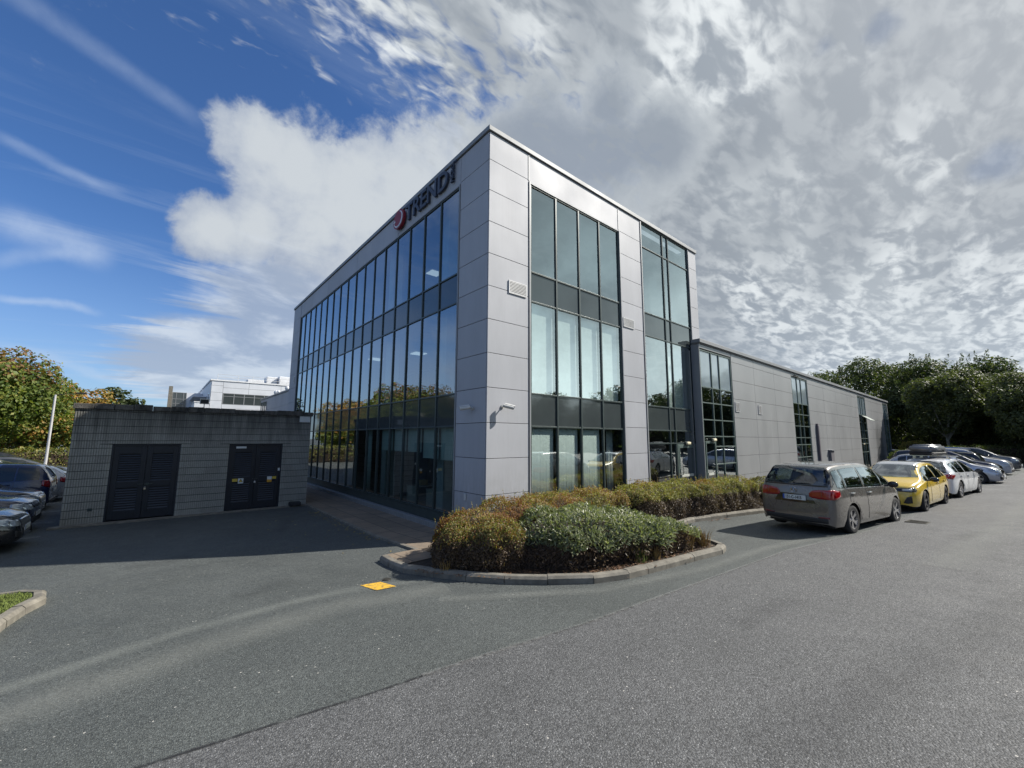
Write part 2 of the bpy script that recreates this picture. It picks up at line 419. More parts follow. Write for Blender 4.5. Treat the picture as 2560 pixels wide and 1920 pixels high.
# pavement beyond on the right along the wing
flat_poly('verge', [(11.6,-3.85),(16,-4.3),(22,-4.6),(22,-3.2),(56,-6.2),(56,-.37),(11.6,-.37)], M['soil'], .07)
kerb('kerb', [(11.6,-4.0),(16,-4.45),(22,-4.75)], 'straight concrete kerb beside the yellow and white parked cars')
# path beside the glass wall
flat_poly('path', [(-1.70,-.02),(0,-.02),(0,22.2),(-1.70,22.2)], M['paving'], .045)
b = MB(); yy = -.02
while yy < 22:
    e = min(yy+.9, 22.2); 
    n0 = len(b.v); pr = [(-1.78,-.05),(-1.78,.05),(-1.70,.055),(-1.70,-.05)]
    for y_ in (yy+.004, e-.004):
        for (x_, z_) in pr: b.v.append((x_, y_, zg(y_)+z_))
    for q in range(4): r = (q+1) % 4; b.f.append((n0+q, n0+4+q, n0+4+r, n0+r)); b.m.append(0)
    b.f.append((n0,n0+1,n0+2,n0+3)); b.m.append(0); b.f.append((n0+7,n0+6,n0+5,n0+4)); b.m.append(0)
    yy = e
tag(b.build('path_edging', M['kerb']), 'low concrete edging strip along the paved path by the glass wall', 'kerb')
flat_poly('paving', [(-2.62,-.02),(-1.80,-.02),(-1.80,-.5),(-2.0,-.95),(-2.62,-1.0)], M['paving'], .105)
# grass island at left edge
kerb('kerb', [(-7.70,-.6),(-7.66,.25),(-7.58,.78),(-7.44,1.25),(-7.5,1.72),(-7.75,1.98),(-8.3,2.08),(-9.5,2.1),(-12,2.1)], 'concrete kerb edging the grass island at the left frame edge', side=1)
flat_poly('grass_island', [(-7.84,-.6),(-7.8,.25),(-7.72,.83),(-7.59,1.25),(-7.63,1.62),(-7.8,1.83),(-8.3,1.94),(-12,1.94),(-12,-.6)], M['grass'], .11)
# grass blades
def blades(name, poly, n, h, cols, dz):
    xs_ = [p[0] for p in poly]; ys_ = [p[1] for p in poly]; v = []; f = []; rr = random.Random(3)
    def inside(x, y):
        c = False; j = len(poly)-1
        for i in range(len(poly)):
            if (poly[i][1] > y) != (poly[j][1] > y) and x < (poly[j][0]-poly[i][0])*(y-poly[i][1])/(poly[j][1]-poly[i][1])+poly[i][0]: c = not c
            j = i
        return c
    k = 0
    while k < n:
        x = rr.uniform(min(xs_), max(xs_)); y = rr.uniform(min(ys_), max(ys_))
        if not inside(x, y): continue
        k += 1; a = rr.uniform(0, 2*PI); w = rr.uniform(.004, .008); hh = h*rr.uniform(.5, 1.3); l = rr.uniform(-.6, .6)*hh
        z = zg(y)+dz; c, s = math.cos(a), math.sin(a); n0 = len(v)
        v += [(x-c*w, y-s*w, z), (x+c*w, y+s*w, z), (x+s*l*.4, y-c*l*.4, z+hh*.6), (x+s*l, y-c*l, z+hh)]
        f += [(n0, n0+1, n0+2), (n0+1, n0+3, n0+2)]
    return tag(newmesh(name, v, f, cols), 'short green grass on the kerbed island', 'grass', kind='stuff')
M['blade'] = simple('grass_blade', (.13,.17,.035), .8, var=.5, vscale=9)
blades('grass', [(-7.82,-.6),(-7.72,.83),(-7.6,1.25),(-7.65,1.6),(-7.85,1.8),(-9.3,1.9),(-9.3,-.6)], 9000, .045, M['blade'], .11)
# ------------------------------------------------------------------ facade helpers
class FB(MB):
    """boxes in facade coordinates: s along the wall, d inward from its outer face, z up"""
    def __init__(s_, face, off=0.): MB.__init__(s_); s_.face = face; s_.off = off
    def fb(s_, s0, s1, d0, d1, z0, z1):
        if s_.face == 'R': s_.box(s0, s1, s_.off+d0, s_.off+d1, z0, z1)
        else: s_.box(s_.off+d0, s_.off+d1, s0, s1, z0, z1)
GAP = .007
def panels(fb, s0, s1, zs, ss=None, th=.03):
    ss = [s0]+[x for x in (ss or []) if s0 < x < s1]+[s1]
    for a, b in zip(ss, ss[1:]):
        for c, d in zip(zs, zs[1:]): fb.fb(a+GAP, b-GAP, R_.uniform(0, .0015), th, c+GAP, d-GAP)
def vent(parent, face, off, s0, s1, z0, z1, n=8, mat='vent'):
    f = FB(face, off); w = .022
    f.fb(s0, s1, -.03, .0, z0, z0+w); f.fb(s0, s1, -.03, .0, z1-w, z1)
    f.fb(s0, s0+w, -.03, 0, z0+w, z1-w); f.fb(s1-w, s1, -.03, 0, z0+w, z1-w)
    f.cur = 1; f.fb(s0+w, s1-w, -.006, -.001, z0+w, z1-w); f.cur = 0
    st = (z1-z0-2*w)/n
    for i in range(n):
        zc = z0+w+st*(i+.5); f.fb(s0+w, s1-w, -.027, -.007, zc-st*.28, zc+st*.22)
    return f.build('wall_vent', None, parent, mats=[M['vent'], M['joint']])
M['vent'] = simple('vent_paint', (.55,.55,.55), .5, .2)
M['pale_panel'] = mk_spandrel('pale_panel_glass', (.22,.27,.30))
M['milky'] = mk_glass('milky_glass', .3, (.16,.26,.23))
rotR = None
JZ = [.674+.913*k for k in range(11)]          # cladding joint heights .674 ... 9.80

def glazing(parent, face, off, cols, rows, kinds, fmat, gmat, mull=.06, base=None, depth=.11, skip=()):
    """cols: mullion centre lines, rows: transom centre heights (bottom..top); kinds[row] = 'g','s','p','m'"""
    f = FB(face, off); h = mull/2
    z0, z1 = rows[0], rows[-1]
    for c in cols: f.fb(c-h, c+h, .012, depth, z0-h, z1+h)
    for r in rows:
        for a, b in zip(cols, cols[1:]):
            if (a, r) in skip: continue
            f.fb(a+h, b-h, .018, depth-.01, r-h*.8, r+h*.8)
    fr = f.build('curtain_wall', fmat, parent, bevel=.004)
    for k, (r0, r1) in enumerate(zip(rows, rows[1:])):
        for a, b in zip(cols, cols[1:]):
            if (a, 'pane', k) in skip: continue
            g = FB(face, off); e = R_.uniform(-.003, .003)
            kd = kinds[k]
            d = .05+e
            if kd in 'gm':
                A, B, Z_0, Z_1 = a+h-.004, b-h+.004, r0+h*.8-.004, r1-h*.8+.004
                if face == 'R': g.quad((A,off+d,Z_0),(B,off+d,Z_0),(B,off+d,Z_1),(A,off+d,Z_1))
                else: g.quad((off+d,B,Z_0),(off+d,A,Z_0),(off+d,A,Z_1),(off+d,B,Z_1))
            else: g.fb(a+h-.004, b-h+.004, d, d+.012, r0+h*.8-.004, r1-h*.8+.004)
            if kd == 's': g.build('spandrel_panel', M['spandrel'], fr)
            elif kd == 'p': g.build('pale_panel', M['pale_panel'], fr)
            elif kd == 'm': g.build('window_pane', M['milky'], fr)
            else: g.build('window_pane', gmat, fr)
    return fr

# ================================================================== MAIN OFFICE BUILDING
OB = thing('office_building', (0,0,0), 'tall silver clad glass fronted office building with its sharp corner towards the viewer', 'building')
TOPZ = 10.66
# core walls behind cladding
c = FB('R'); c.fb(.034,1.50,.032,.30,-.5,TOPZ); c.fb(1.50,7.44,.032,.30,9.74,TOPZ); c.fb(6.00,7.44,.032,.30,-.5,9.74); c.fb(11.26,11.99,.032,.30,-.5,TOPZ)
c.fb(1.5,6.0,.06,.30,-.5,-.38); c.fb(7.44,11.26,.06,.3,-.5,-.40)
c.box(.032,.30,.301,1.47,-.5,TOPZ); c.box(.032,.30,1.47,20.02,9.74,TOPZ); c.box(.032,.30,20.02,21.84,-.5,TOPZ); c.box(.06,.3,1.47,20.02,-.5,-.03)
c.box(11.70,11.96,.302,21.84,-.5,TOPZ); c.box(.302,11.7,21.6,21.84,-.5,TOPZ)
c.build('wall', M['joint'], OB)
p = FB('R')
zs = [-.38]+JZ+[TOPZ-.02]
panels(p, 0.0, 1.475, zs); 
panels(p, 1.475, 5.97, [9.745, TOPZ-.02]); panels(p, 5.97, 7.40, [9.745,TOPZ-.02])
panels(p, 6.035, 7.40, [-.38]+JZ[:-1]+[9.745]); panels(p, 11.28, 12.0, zs)
p.face = 'L'
panels(p, .033, 1.44, [-.30]+JZ+[TOPZ-.02]); panels(p, 1.44, 19.98, [9.745, TOPZ-.02], [5.79,10.14,14.49,17.4]); panels(p, 20.07, 21.86, [-.30]+JZ+[TOPZ-.02])
# far right return of the main block above the wing
for a, b_ in zip(zs, zs[1:]): p.box(11.965, 11.995, .034, 21.8, a+GAP, b_-GAP)
p.build('cladding', M['clad'], OB, bevel=.004)
# vertical trims
t = FB('R')
for s0, s1, z1 in ((1.482,1.535,9.76),(5.985,6.03,9.74),(7.41,7.475,TOPZ-.02),(11.235,11.275,TOPZ-.02)): t.fb(s0, s1, -.025, .04, -.38, z1)
t.fb(1.475-.018,1.475+.018,-.012,.03,9.78,TOPZ-.03); t.fb(5.97-.018,5.97+.018,-.012,.03,9.78,TOPZ-.03)
t.fb(1.535,5.985,-.006,.04,9.715,9.745)
t.face = 'L'
for s0, s1 in ((1.447,1.495),(20.0,20.05)): t.fb(s0, s1, -.02, .04, -.28, 9.76)
t.fb(1.495,20.0,-.006,.04,9.715,9.745)
t.build('trim', M['clad_trim'], OB, bevel=.004)
k = MB(); k.box(-.05,12.04,-.05,.34,TOPZ,10.80); k.box(-.05,.34,.341,21.90,TOPZ,10.80); k.box(11.66,12.04,.341,21.90,TOPZ,10.80); k.box(.341,11.659,21.5,21.90,TOPZ,10.80)
k.build('coping', M['coping'], OB, bevel=.008)
k = MB(); k.box(.3,11.7,.3,21.6,10.25,10.42); k.build('roof', M['roof'], OB)
# plinth beam along the glass wall
k = MB(); k.box(-.13,.058,-.0,21.86,-.47,-.305); k.build('plinth', M['clad_trim'], OB, bevel=.01)
k = MB(); k.box(.02,.055,1.49,20.0,-.29,-.035); k.build('sill_panel', M['frame'], OB)

LC = [1.525+1.0865*i for i in range(18)]
rowsL = [0.0, 2.43, 3.36, 6.06, 6.965, 9.69]
glazing(OB, 'L', 0, LC, rowsL, 'gsgsg', M['frame'], M['glass_dark'])
R1 = [1.565,2.665,3.75,4.84,5.955]
glazing(OB, 'R', 0, R1, [-.36,2.43,3.36,6.06,6.965,9.69], 'gsgsg', M['frame'], M['glass'])
R2 = [7.51,9.10,9.53,11.20]
rows2 = [-.36,1.93,2.43,3.34,6.05,6.96,9.64,10.62]
g2 = glazing(OB, 'R', 0, R2, rows2, 'ggsgsgg', M['frame'], M['glass'], skip=((9.53,'pane',0),(9.53,-.36)))
# glazed door in the right bay
def glass_door(parent, off, x0, x1, z0, z1, hx):
    f = FB('R', off); w = .075
    f.fb(x0,x0+w,-.01,.06,z0,z1); f.fb(x1-w,x1,-.01,.06,z0,z1); f.fb(x0+w,x1-w,-.008,.058,z1-w*1.3,z1); f.fb(x0+w,x1-w,-.008,.058,z0,z0+.16)
    d = f.build('door', M['frame_light'], parent, bevel=.004)
    g = FB('R', off); g.quad((x0+w,off+.02,z0+.16),(x1-w,off+.02,z0+.16),(x1-w,off+.02,z1-w*1.3),(x0+w,off+.02,z1-w*1.3)); g.build('glass', M['glass'], d)
    h = MB(); y = off-.075
    h.tube((hx,y,.70),(hx,y,1.02),.014,seg=8); h.tube((hx,y,.70),(hx,off-.01,.70),.012,seg=8); h.tube((hx,y,1.02),(hx,off-.01,1.02),.012,seg=8)
    h.build('handle', M['chrome'], d, smooth=True)
    q = FB('R', off); q.fb(x0+w+.12,x1-w-.12,.012,.018,z0+.95,z0+1.05); q.build('notice', M['pale_notice'], d)
    return d
M['chrome'] = simple('brushed_steel', (.62,.62,.62), .28, 1.0)
M['pale_notice'] = simple('pale_notice', (.55,.56,.5), .6)
f = FB('R'); f.fb(9.565,9.66,-.0,.09,-.36,1.90); f.fb(11.10,11.17,0,.09,-.36,1.90); f.fb(9.66,11.10,0,.09,1.84,1.90); f.build('door_frame', M['frame_light'], OB)
glass_door(OB, 0, 9.66, 11.10, -.36, 1.84, 9.80)

# interiors: floors, ceilings, back walls, columns
k = MB()
for z0, z1 in ((2.62,3.30),(6.22,6.90)):
    k.box(.16,11.68,.16,6.0,z0,z1); k.box(.16,6.0,6.0,21.5,z0,z1)
k.box(.302,11.68,.302,21.5,-.52,-.37)
k.build('floor_slab', M['slab'], OB)
k = MB()
for z0, z1 in ((-.36,2.6),(3.31,6.2),(6.91,10.24)):
    k.box(6.01,11.68,6.01,6.12,z0,z1); k.box(6.01,6.12,6.13,21.5,z0,z1)
    k.box(6.6,6.7,.35,4.2,z0,z1)
k.build('inner_wall', M['inwall'], OB)
k = MB()
for y in (2.95,7.3,11.65,16.0): k.box(.55,.95,y,y+.4,-.36,10.24)
k.build('column', simple('column_paint', (.55,.56,.56), .8), OB)
k = MB(); k.box(.31,6.0,6.9,10.7,-.36,2.6)
M['dark_mass'] = simple('dark_furnishing', (.02,.022,.025), .7)
# ceiling lamps (lit)
lp = []
for zc, L_ in ((6.19,[(1.6,2.1),(3.4,2.1),(1.6,4.6),(3.2,4.9),(3.0,9.6),(2.0,12.4)]),(10.22,[(3.4,9.0)]),(2.58,[(2.4,3.0)])):
    for x, y in L_: lp.append((x, y, zc))
k = MB(); k.box(-.3,.3,-.3,.3,-.03,0)
for i, (x, y, z) in enumerate(lp):
    if i == 0: l0 = k.build('ceiling_lamp', M['lamp'], OB); o = l0
    else: o = l0.copy(); COL.objects.link(o); o.parent = OB
    o.location = (x, y, z)
k = MB()
for i in range(4): k.box(2.0+i*1.1,2.55+i*1.1,1.4,1.44,8.0+0*i,8.03)
# blinds
def blind(face, s0, s1, z0, z1, d=.20, pleat=0.):
    f = FB(face); n = 26 if pleat else 1
    v = []; fa = []
    for i in range(n+1):
        s = s0+(s1-s0)*i/n; dd = d+(pleat*math.sin(i*1.9)*(.6+.4*math.sin(i*.7)))
        for z in (z0, z1): v.append((s, dd, z) if face == 'R' else (dd, s, z))
        if i: a = 2*i-2; fa.append((a, a+1, a+3, a+2))
    o = newmesh('blind', v, fa, M['fabric'], OB, smooth=bool(pleat))
    md = o.modifiers.new('s', 'SOLIDIFY'); md.thickness = .006
    return o
for i, zb in enumerate((1.45,1.47,1.64,1.64,1.64)): blind('L', LC[i]+.06, LC[i+1]-.06, zb, 2.55)
blind('L', LC[6]+.1, LC[7]-.5, -.2, 2.5, .3, .03)
for i in range(3): blind('R', R1[i]+.04, R1[i+1]-.10, -.3, 2.5, .14, .006)
blind('R', R1[3]+.75, R1[4]-.02, -.3, 2.5, .5, .03)
for i in range(4): blind('R', R1[i]+.05, R1[i+1]-.05, 3.4, 6.15, .18)
blind('R', 9.58, 11.1, 3.4, 6.1, .3)
# a few desks and a standing display behind the ground floor glass
k = MB()
for y in (2.0,4.1,5.6): k.box(1.0,2.4,y,y+.75,.30,.34); k.box(1.0,1.05,y,y+.7,-.36,.30); k.box(2.3,2.35,y,y+.7,-.36,.30)
k.build('desk', simple('desk_top', (.5,.46,.40), .6), OB)
k = MB()
for y, z in ((3.2,.34),(4.3,.35),(4.6,.36),(5.8,.35)): k.box(1.3,1.6,y+.9*0,y+.24,z,z+.18)
k.build('boxes', simple('cardboard', (.48,.33,.14), .8), OB)
vent(OB, 'R', 0, .71, 1.37, 6.10, 6.47); vent(OB, 'R', 0, 6.09, 6.76, 6.12, 6.46); vent(OB, 'L', 0, 20.35, 20.75, 5.55, 5.98, 6)

# ------------------------------------------------------------------ roof sign
SG = thing('company_sign', (-.06, 3.6, 10.0), 'dark raised lettering with a red round emblem on the fascia above the glass wall', 'sign')
M['signdark'] = simple('sign_letter', (.040,.050,.078), .5)
M['signred'] = simple('sign_red', (.26,.018,.030), .5)
M['signwhite'] = simple('sign_white', (.62,.64,.68), .4)
def letters(body, size, ex, y_left, z_base, name, width=None, height=None, rot=0, mat='signdark', off=0.0):
    vs, fs = textmesh(body, size, ex, off)
    x0 = min(v.x for v in vs); x1 = max(v.x for v in vs); y0 = min(v.y for v in vs); y1 = max(v.y for v in vs)
    sx = width/(x1-x0) if width else 1; sy = height/(y1-y0) if height else 1
    out = []
    for v in vs:
        a = (v.x-x0)*sx; h_ = (v.y-y0)*sy
        if rot: a, h_ = -h_, a
        out.append((-v.z, -a, h_))
    o = newmesh(name, out, fs, M[mat], SG)
    o.location = (0, y_left-3.6, z_base-10.0); return o
letters('TREND', .9, .035, 5.03, 9.98, 'lettering', 2.95, .63, off=.014)
letters('MICRO', .3, .03, 1.74, 9.99, 'small_lettering', .60, .17, rot=1, off=.006)
letters('TM', .2, .015, 1.80, 10.56, 'trademark_lettering', .18, .09)
def disc(cy, cz, ry, rz, x0, x1, seg=40, tilt=0.):
    v = []; f = []
    for x in (x0, x1):
        for i in range(seg):
            a = 2*PI*i/seg; yy, zz = ry*math.cos(a), rz*math.sin(a)
            v.append((x, cy+yy*math.cos(tilt)-zz*math.sin(tilt), cz+yy*math.sin(tilt)+zz*math.cos(tilt)))
    f.append(tuple(range(seg))); f.append(tuple(seg+i for i in reversed(range(seg))))
    for i in range(seg): j = (i+1) % seg; f.append((j, i, seg+i, seg+j))
    return v, f
v, f = disc(5.47-3.6, .27, .43, .375, .0, -.10)
em = newmesh('emblem', v, f, M['signred'], SG)
# white arc: crescent running along the right side and under the disc with a small cross bar
def arc_strip(pts, w, x0, x1):
    v = []; f = []
    for i, (a, b_, ww) in enumerate(pts):
        p = Vector(pts[max(i-1, 0)][:2]); q = Vector(pts[min(i+1, len(pts)-1)][:2]); t = (q-p).normalized(); nn = Vector((-t.y, t.x))*ww*w
        v += [(x0, a+nn.x, b_+nn.y), (x0, a-nn.x, b_-nn.y), (x1, a+nn.x, b_+nn.y), (x1, a-nn.x, b_-nn.y)]
        if i:
            n = 4*i; o = n-4; f += [(o, o+1, n+1, n), (o+2, n+2, n+3, o+3), (o, n, n+2, o+2), (o+1, o+3, n+3, n+1)]
    f += [(0,2,3,1), (len(v)-4, len(v)-3, len(v)-1, len(v)-2)]
    return v, f
cy_, cz_ = 5.47-3.6, .27
pts = []
for i in range(22):
    a = math.radians(75-i*11.2); ww = .3+.9*math.sin(PI*i/21)
    # y axis runs to the left in the picture, so mirror
    pts.append((cy_-.30*math.cos(a)*1.12, cz_+.27*math.sin(a)*1.1, ww))
v1, f1 = arc_strip(pts, .032, -.102, -.118)
n = len(v1); ex, ez = pts[-1][0], pts[-1][1]
v2, f2 = arc_strip([(ex, ez-.02, .8), (ex+.0, ez+.16, .8)], .022, -.1025, -.117)
v3, f3 = arc_strip([(ex+.07, ez+.07, .8), (ex-.10, ez+.07, .8)], .02, -.1028, -.1165)
vv = v1+v2+v3; ff = f1+[tuple(i+n for i in q) for q in f2]+[tuple(i+n+len(v2) for i in q) for q in f3]
newmesh('emblem_arc', vv, ff, M['signwhite'], em)
# stand-off pins
k = MB()
for y in (-1.6,-.9,-.2,.5,1.2,1.9): k.box(.0,.06,y-.012,y+.012,.25,.27)
k.build('fixing', M['signdark'], SG)

# ------------------------------------------------------------------ wall cameras and lamps
def cctv(face, s, z, label, aim):
    loc = (s, -.002, z) if face == 'R' else (-.002, s, z)
    t_ = thing('security_camera', loc, label, 'security camera', 0 if face == 'R' else -PI/2)
    k = MB(); k.tube((0,0,0),(0,-.03,0),.05,.05,14); k.tube((0,-.03,0),(0,-.16,-.02),.018,.018,10); k.build('bracket', M['pale_metal'], t_, smooth=True)
    d = Vector(aim).normalized(); c = Vector((0,-.17,0))
    k = MB(); k.tube(c-d*.10, c+d*.19, .048, .048, 16); k.tube(c+d*.191, c+d*.20, .044, .044, 16)
    b_ = k.build('housing', M['pale_metal'], t_, smooth=True)
    k = MB(); k.tube(c+d*.201, c+d*.206, .032, .032, 16); k.build('lens', M['dark_mass'], b_)
    k = MB(); k.tube(c-d*.05+Vector((0,0,.052)), c+d*.235+Vector((0,0,.052)), .03, .03, 4); k.build('sun_shield', M['pale_metal'], b_)
    return t_
M['pale_metal'] = simple('pale_painted_metal', (.52,.52,.50), .45)
cctv('R', .52, 2.93, 'pale bullet security camera on the sunlit wall right of the corner', (.85,-.45,-.22))
cctv('L', .62, 2.90, 'security camera on the shaded wall left of the corner', (-.75,-.5,-.12))
k = MB(); k.box(-.03,0,.84,.92,.47,.64); so = k.build('call_box', M['pale_metal'], None, bevel=.006); tag(so, 'small pale box low on the shaded cladding near the corner', 'call box')
def bulkhead(loc, label):
    t_ = thing('bulkhead_lamp', loc, label, 'wall lamp')
    k = MB(); k.box(-.17,.17,-.03,0,-.07,.07); k.build('base', M['frame'], t_, bevel=.01)
    k = MB(); k.box(-.155,.155,-.12,-.03,-.06,.06); k.build('diffuser', M['lampcover'], t_, bevel=.035)
M['lampcover'] = simple('yellowed_diffuser', (.78,.70,.48), .4)
bulkhead((10.32,-.001,1.93), 'yellowed bulkhead lamp over the glass door of the tall block')
bulkhead((11.92,-.36,2.07), 'yellowed bulkhead lamp over the first door of the low wing')

# ================================================================== LOW WING
WY = -.35
WB = thing('low_wing', (11.1,WY,0), 'long low silver clad wing running away to the right of the tall block', 'building')
WB.location = (0,0,0)
c = FB('R', WY)
bands = [(11.13,14.33),(23.10,26.24),(40.86,43.95),(52.68,55.36)]
solid = [(14.33,23.10),(26.24,40.86),(43.95,52.68),(55.36,55.6)]
for a, b_ in solid: c.fb(a, b_, .032, .30, -.5, 6.20)
for a, b_ in bands: c.fb(a, b_, .032, .30, 6.0, 6.20); c.fb(a, b_, .06, .30, -.5, -.40)
c.box(11.14,11.3,WY+.302,0.02,-.5,6.2); c.box(55.3,55.56,WY+.302,18,-.5,6.2); c.box(12.1,55.2,17.7,18,-.5,6.2)
c.build('wall', M['joint'], WB)
p = FB('R', WY); wz = [-.38,.44,1.33,2.21,3.11,4.01,4.90,5.79,6.19]
panels(p, 14.35, 23.08, wz, [17.1,20.05]); panels(p, 26.26, 40.84, wz, [30.0,33.4,37.15]); panels(p, 43.97, 52.66, wz, [46.55,49.6]); panels(p, 55.38, 55.6, wz)
for a, b_ in bands: panels(p, a, b_, [6.02,6.19])
for a, b_ in zip(wz, wz[1:]): p.box(55.565,55.6,WY+.033,18,a+GAP,b_-GAP)
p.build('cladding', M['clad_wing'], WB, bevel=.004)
k = MB(); k.box(11.1,11.135,WY,.0-.002,-.4,6.19)
k.build('return_panel', M['clad_trim'], WB)
k = MB(); k.box(11.02,55.68,WY-.10,WY+.3,6.24,6.40); k.box(55.3,55.68,WY+.301,18.1,6.24,6.40); k.box(11.06,55.64,WY-.03,WY+.25,6.20,6.24); k.box(12.0,55.2,17.6,18.1,6.24,6.4)
k.build('coping', M['coping'], WB, bevel=.01)
k = MB(); k.box(12.05,55.3,WY+.301,17.6,5.95,6.05); k.build('roof', M['roof'], WB)
wr = [-.36,1.02,1.78,2.22,2.93,3.66,4.34,5.95]
for i, (a, b_) in enumerate(bands):
    W_ = b_-a-.06; cols = [a+.05, a+.03+W_*.345, a+.03+W_*.60, b_-.05]
    sk = ((cols[0],'pane',0),(cols[0],'pane',1),(cols[0],-.36),(cols[0],1.02),(cols[0],1.78)) if i == 0 else ()
    glazing(WB, 'R', WY, cols, wr, 'gggmmmp' if i == 0 else 'gggggmp', M['frame_light'], M['glass'], skip=sk)
glass_door(WB, WY, 11.24, 12.20, -.36, 2.02, 12.10)
k = MB()
for a, b_ in bands:
    k.box(a-.3,b_+.3,4.0,4.1,-.4,5.9); k.box(a-.3,a-.22,WY+.31,4.0,-.4,5.9); k.box(b_+.22,b_+.3,WY+.31,4.0,-.4,5.9)
k.box(11.2,55.2,WY+.32,17.5,-.5,-.38)
k.build('inner_wall', M['inwall'], WB)
vent(WB, 'R', WY, 14.49, 14.97, 3.40, 3.87, 9); vent(WB, 'R', WY, 17.36, 17.84, 3.40, 3.87, 9)
# opened top hung sash in the third window strip
k = MB(); 
def slant(x0, x1, za, zb, ya, yb, th=.04):
    n = len(k.v); k.v += [(x0,ya,za),(x1,ya,za),(x1,yb,zb),(x0,yb,zb),(x0,ya,za-th),(x1,ya,za-th),(x1,yb,zb-th),(x0,yb,zb-th)]
    for q in ((0,1,2,3),(7,6,5,4),(0,4,5,1),(1,5,6,2),(2,6,7,3),(3,7,4,0)): k.f.append(tuple(n+i for i in q)); k.m.append(0)
slant(41.9,43.9,4.28,3.85,WY-.02,WY-.62); k.build('open_sash', M['frame_light'], WB)
# rainwater pipe, cable trunking, cabinet
k = MB(); k.box(27.40,27.60,WY-.14,WY-.001,-.4,3.05); k.box(27.43,27.57,WY-.12,WY-.001,3.05,3.18); k.build('service_duct', simple('plum_grey_metal', (.13,.115,.13), .5), WB, bevel=.02)
k = MB(); k.box(29.95,30.75,WY-.16,WY-.001,-.4,1.33); k.build('wall_cabinet', simple('cabinet_grey', (.17,.165,.175), .5), WB, bevel=.01)
k = MB(); k.box(29.88,30.80,WY-.24,WY-.001,1.33,1.39); k.build('cabinet_lid', M['clad_trim'], WB)
k = MB(); k.tube((23.6,WY-.05,6.1),(24.5,WY-.05,6.06),.03); k.build('pipe_end', M['frame'], WB)
k = MB(); k.box(54.1,54.9,WY-1.3,WY-.001,-.4,.95); k.build('bin_store', M['frame'], WB)
bulkhead((41.4,WY-.001,1.72), 'small far bulkhead lamp on the third window strip of the low wing')

# ================================================================== SUBSTATION
SUB = thing('substation', (0,0,0), 'low ribbed grey block substation with two pairs of dark louvred doors', 'substation')
m = NT('ribbed_block'); g = m.geo(); sx = m.n('ShaderNodeSeparateXYZ', ins={0: g}).outputs
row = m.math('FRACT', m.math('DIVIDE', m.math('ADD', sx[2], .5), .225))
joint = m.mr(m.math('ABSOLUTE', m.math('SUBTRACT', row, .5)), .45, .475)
n1 = m.noise(m.geo((1,1,1)), 1.1, 6, .65); n2 = m.noise(m.geo((5,5,.5)), 1.3, 5, .65); n3 = m.noise(g, 28, 4, .7)
bk = m.n('ShaderNodeTexBrick', ins={'Vector': m.n('ShaderNodeCombineXYZ', ins={0: m.math('ADD', sx[0], m.math('MULTIPLY', sx[1], 1.0)), 1: m.math('ADD', sx[2], .5)}).outputs[0], 'Color1': (.33,.325,.29,1), 'Color2': (.43,.425,.38,1), 'Mortar': (.2,.19,.17,1), 'Scale': 1., 'Mortar Size': 0., 'Brick Width': .45, 'Row Height': .225})
c = m.mix(m.mr(n1, .3, .7, 0, .4), bk.outputs[0], (.33,.325,.29))
rib = m.math('FRACT', m.math('DIVIDE', m.math('SUBTRACT', sx[0], -.001), .056)); gr = m.math('MAXIMUM', m.mr(rib, .70, .82), m.mr(rib, .08, .02)); c = m.mix(m.math('MULTIPLY', gr, .27), c, (.07,.068,.06))  # groove shade between the ribs painted into the block colour
c = m.mix(m.mr(n3, .35, .7, 0, .35), c, (.13,.125,.11))
stain = m.math('MULTIPLY', m.mr(m.math('ADD', sx[2], m.math('MULTIPLY', m.math('SUBTRACT', n2, .5), 2.6)), 1.9, 3.2), .8)
c = m.mix(stain, c, (.045,.045,.042))
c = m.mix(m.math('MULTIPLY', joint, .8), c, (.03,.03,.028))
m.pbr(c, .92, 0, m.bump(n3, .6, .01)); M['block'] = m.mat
m = NT('parapet_concrete'); g = m.geo(); n1 = m.noise(m.geo((3,3,1.2)), 1.5, 6, .7)
m.pbr(m.mix(m.mr(n1, .35, .65), (.035,.035,.032), (.14,.13,.115)), .92, 0, m.bump(m.noise(g, 20, 6, .7), 1., .02)); M['parapet'] = m.mat
# ribbed front: a real corrugated sheet of ribs with recessed bed joints, openings left for the doors
X0, X1, Y0, Z0, Z1 = -8.30, -1.74, 9.30, -.52, 2.93
doors = [(-7.40,-5.73,1.87),(-4.385,-2.69,1.86)]
def ribbed(fb_, s0, s1, z0, z1):
    """ribs 25 mm wide, courses 225 mm"""
    zz = [z0]; k_ = math.ceil((z0+.5)/.225+1e-6)
    while -.5+k_*.225 < z1-.01: zz.append(-.5+k_*.225); k_ += 1
    zz.append(z1); P = .056
    for za, zb in zip(zz, zz[1:]):
        fb_.fb(s0, s1, .026, .10, za, zb)
        i0 = math.ceil(s0/P); i1 = math.floor(s1/P)
        for i in range(i0, i1):
            a = max(s0, i*P); j = R_.uniform(-.003, .003)
            fb_.fb(a+.004, a+.042, j, .026, za+.007, zb-.007)
w = FB('R', Y0); cur = X0
for a, b_, zt in doors:
    ribbed(w, cur, a, Z0, Z1); ribbed(w, a, b_, zt+.0, Z1); cur = b_
ribbed(w, cur, X1, Z0, Z1)
w.face = 'L'; w.off = X0
ribbed(w, Y0+.101, Y0+5.2, Z0, Z1)
w.box(X1-.10, X1, Y0+.101, Y0+5.2, Z0, Z1); w.box(X0+.101, X1-.101, Y0+5.1, Y0+5.2, Z0, Z1)
w.build('wall', M['block'], SUB)
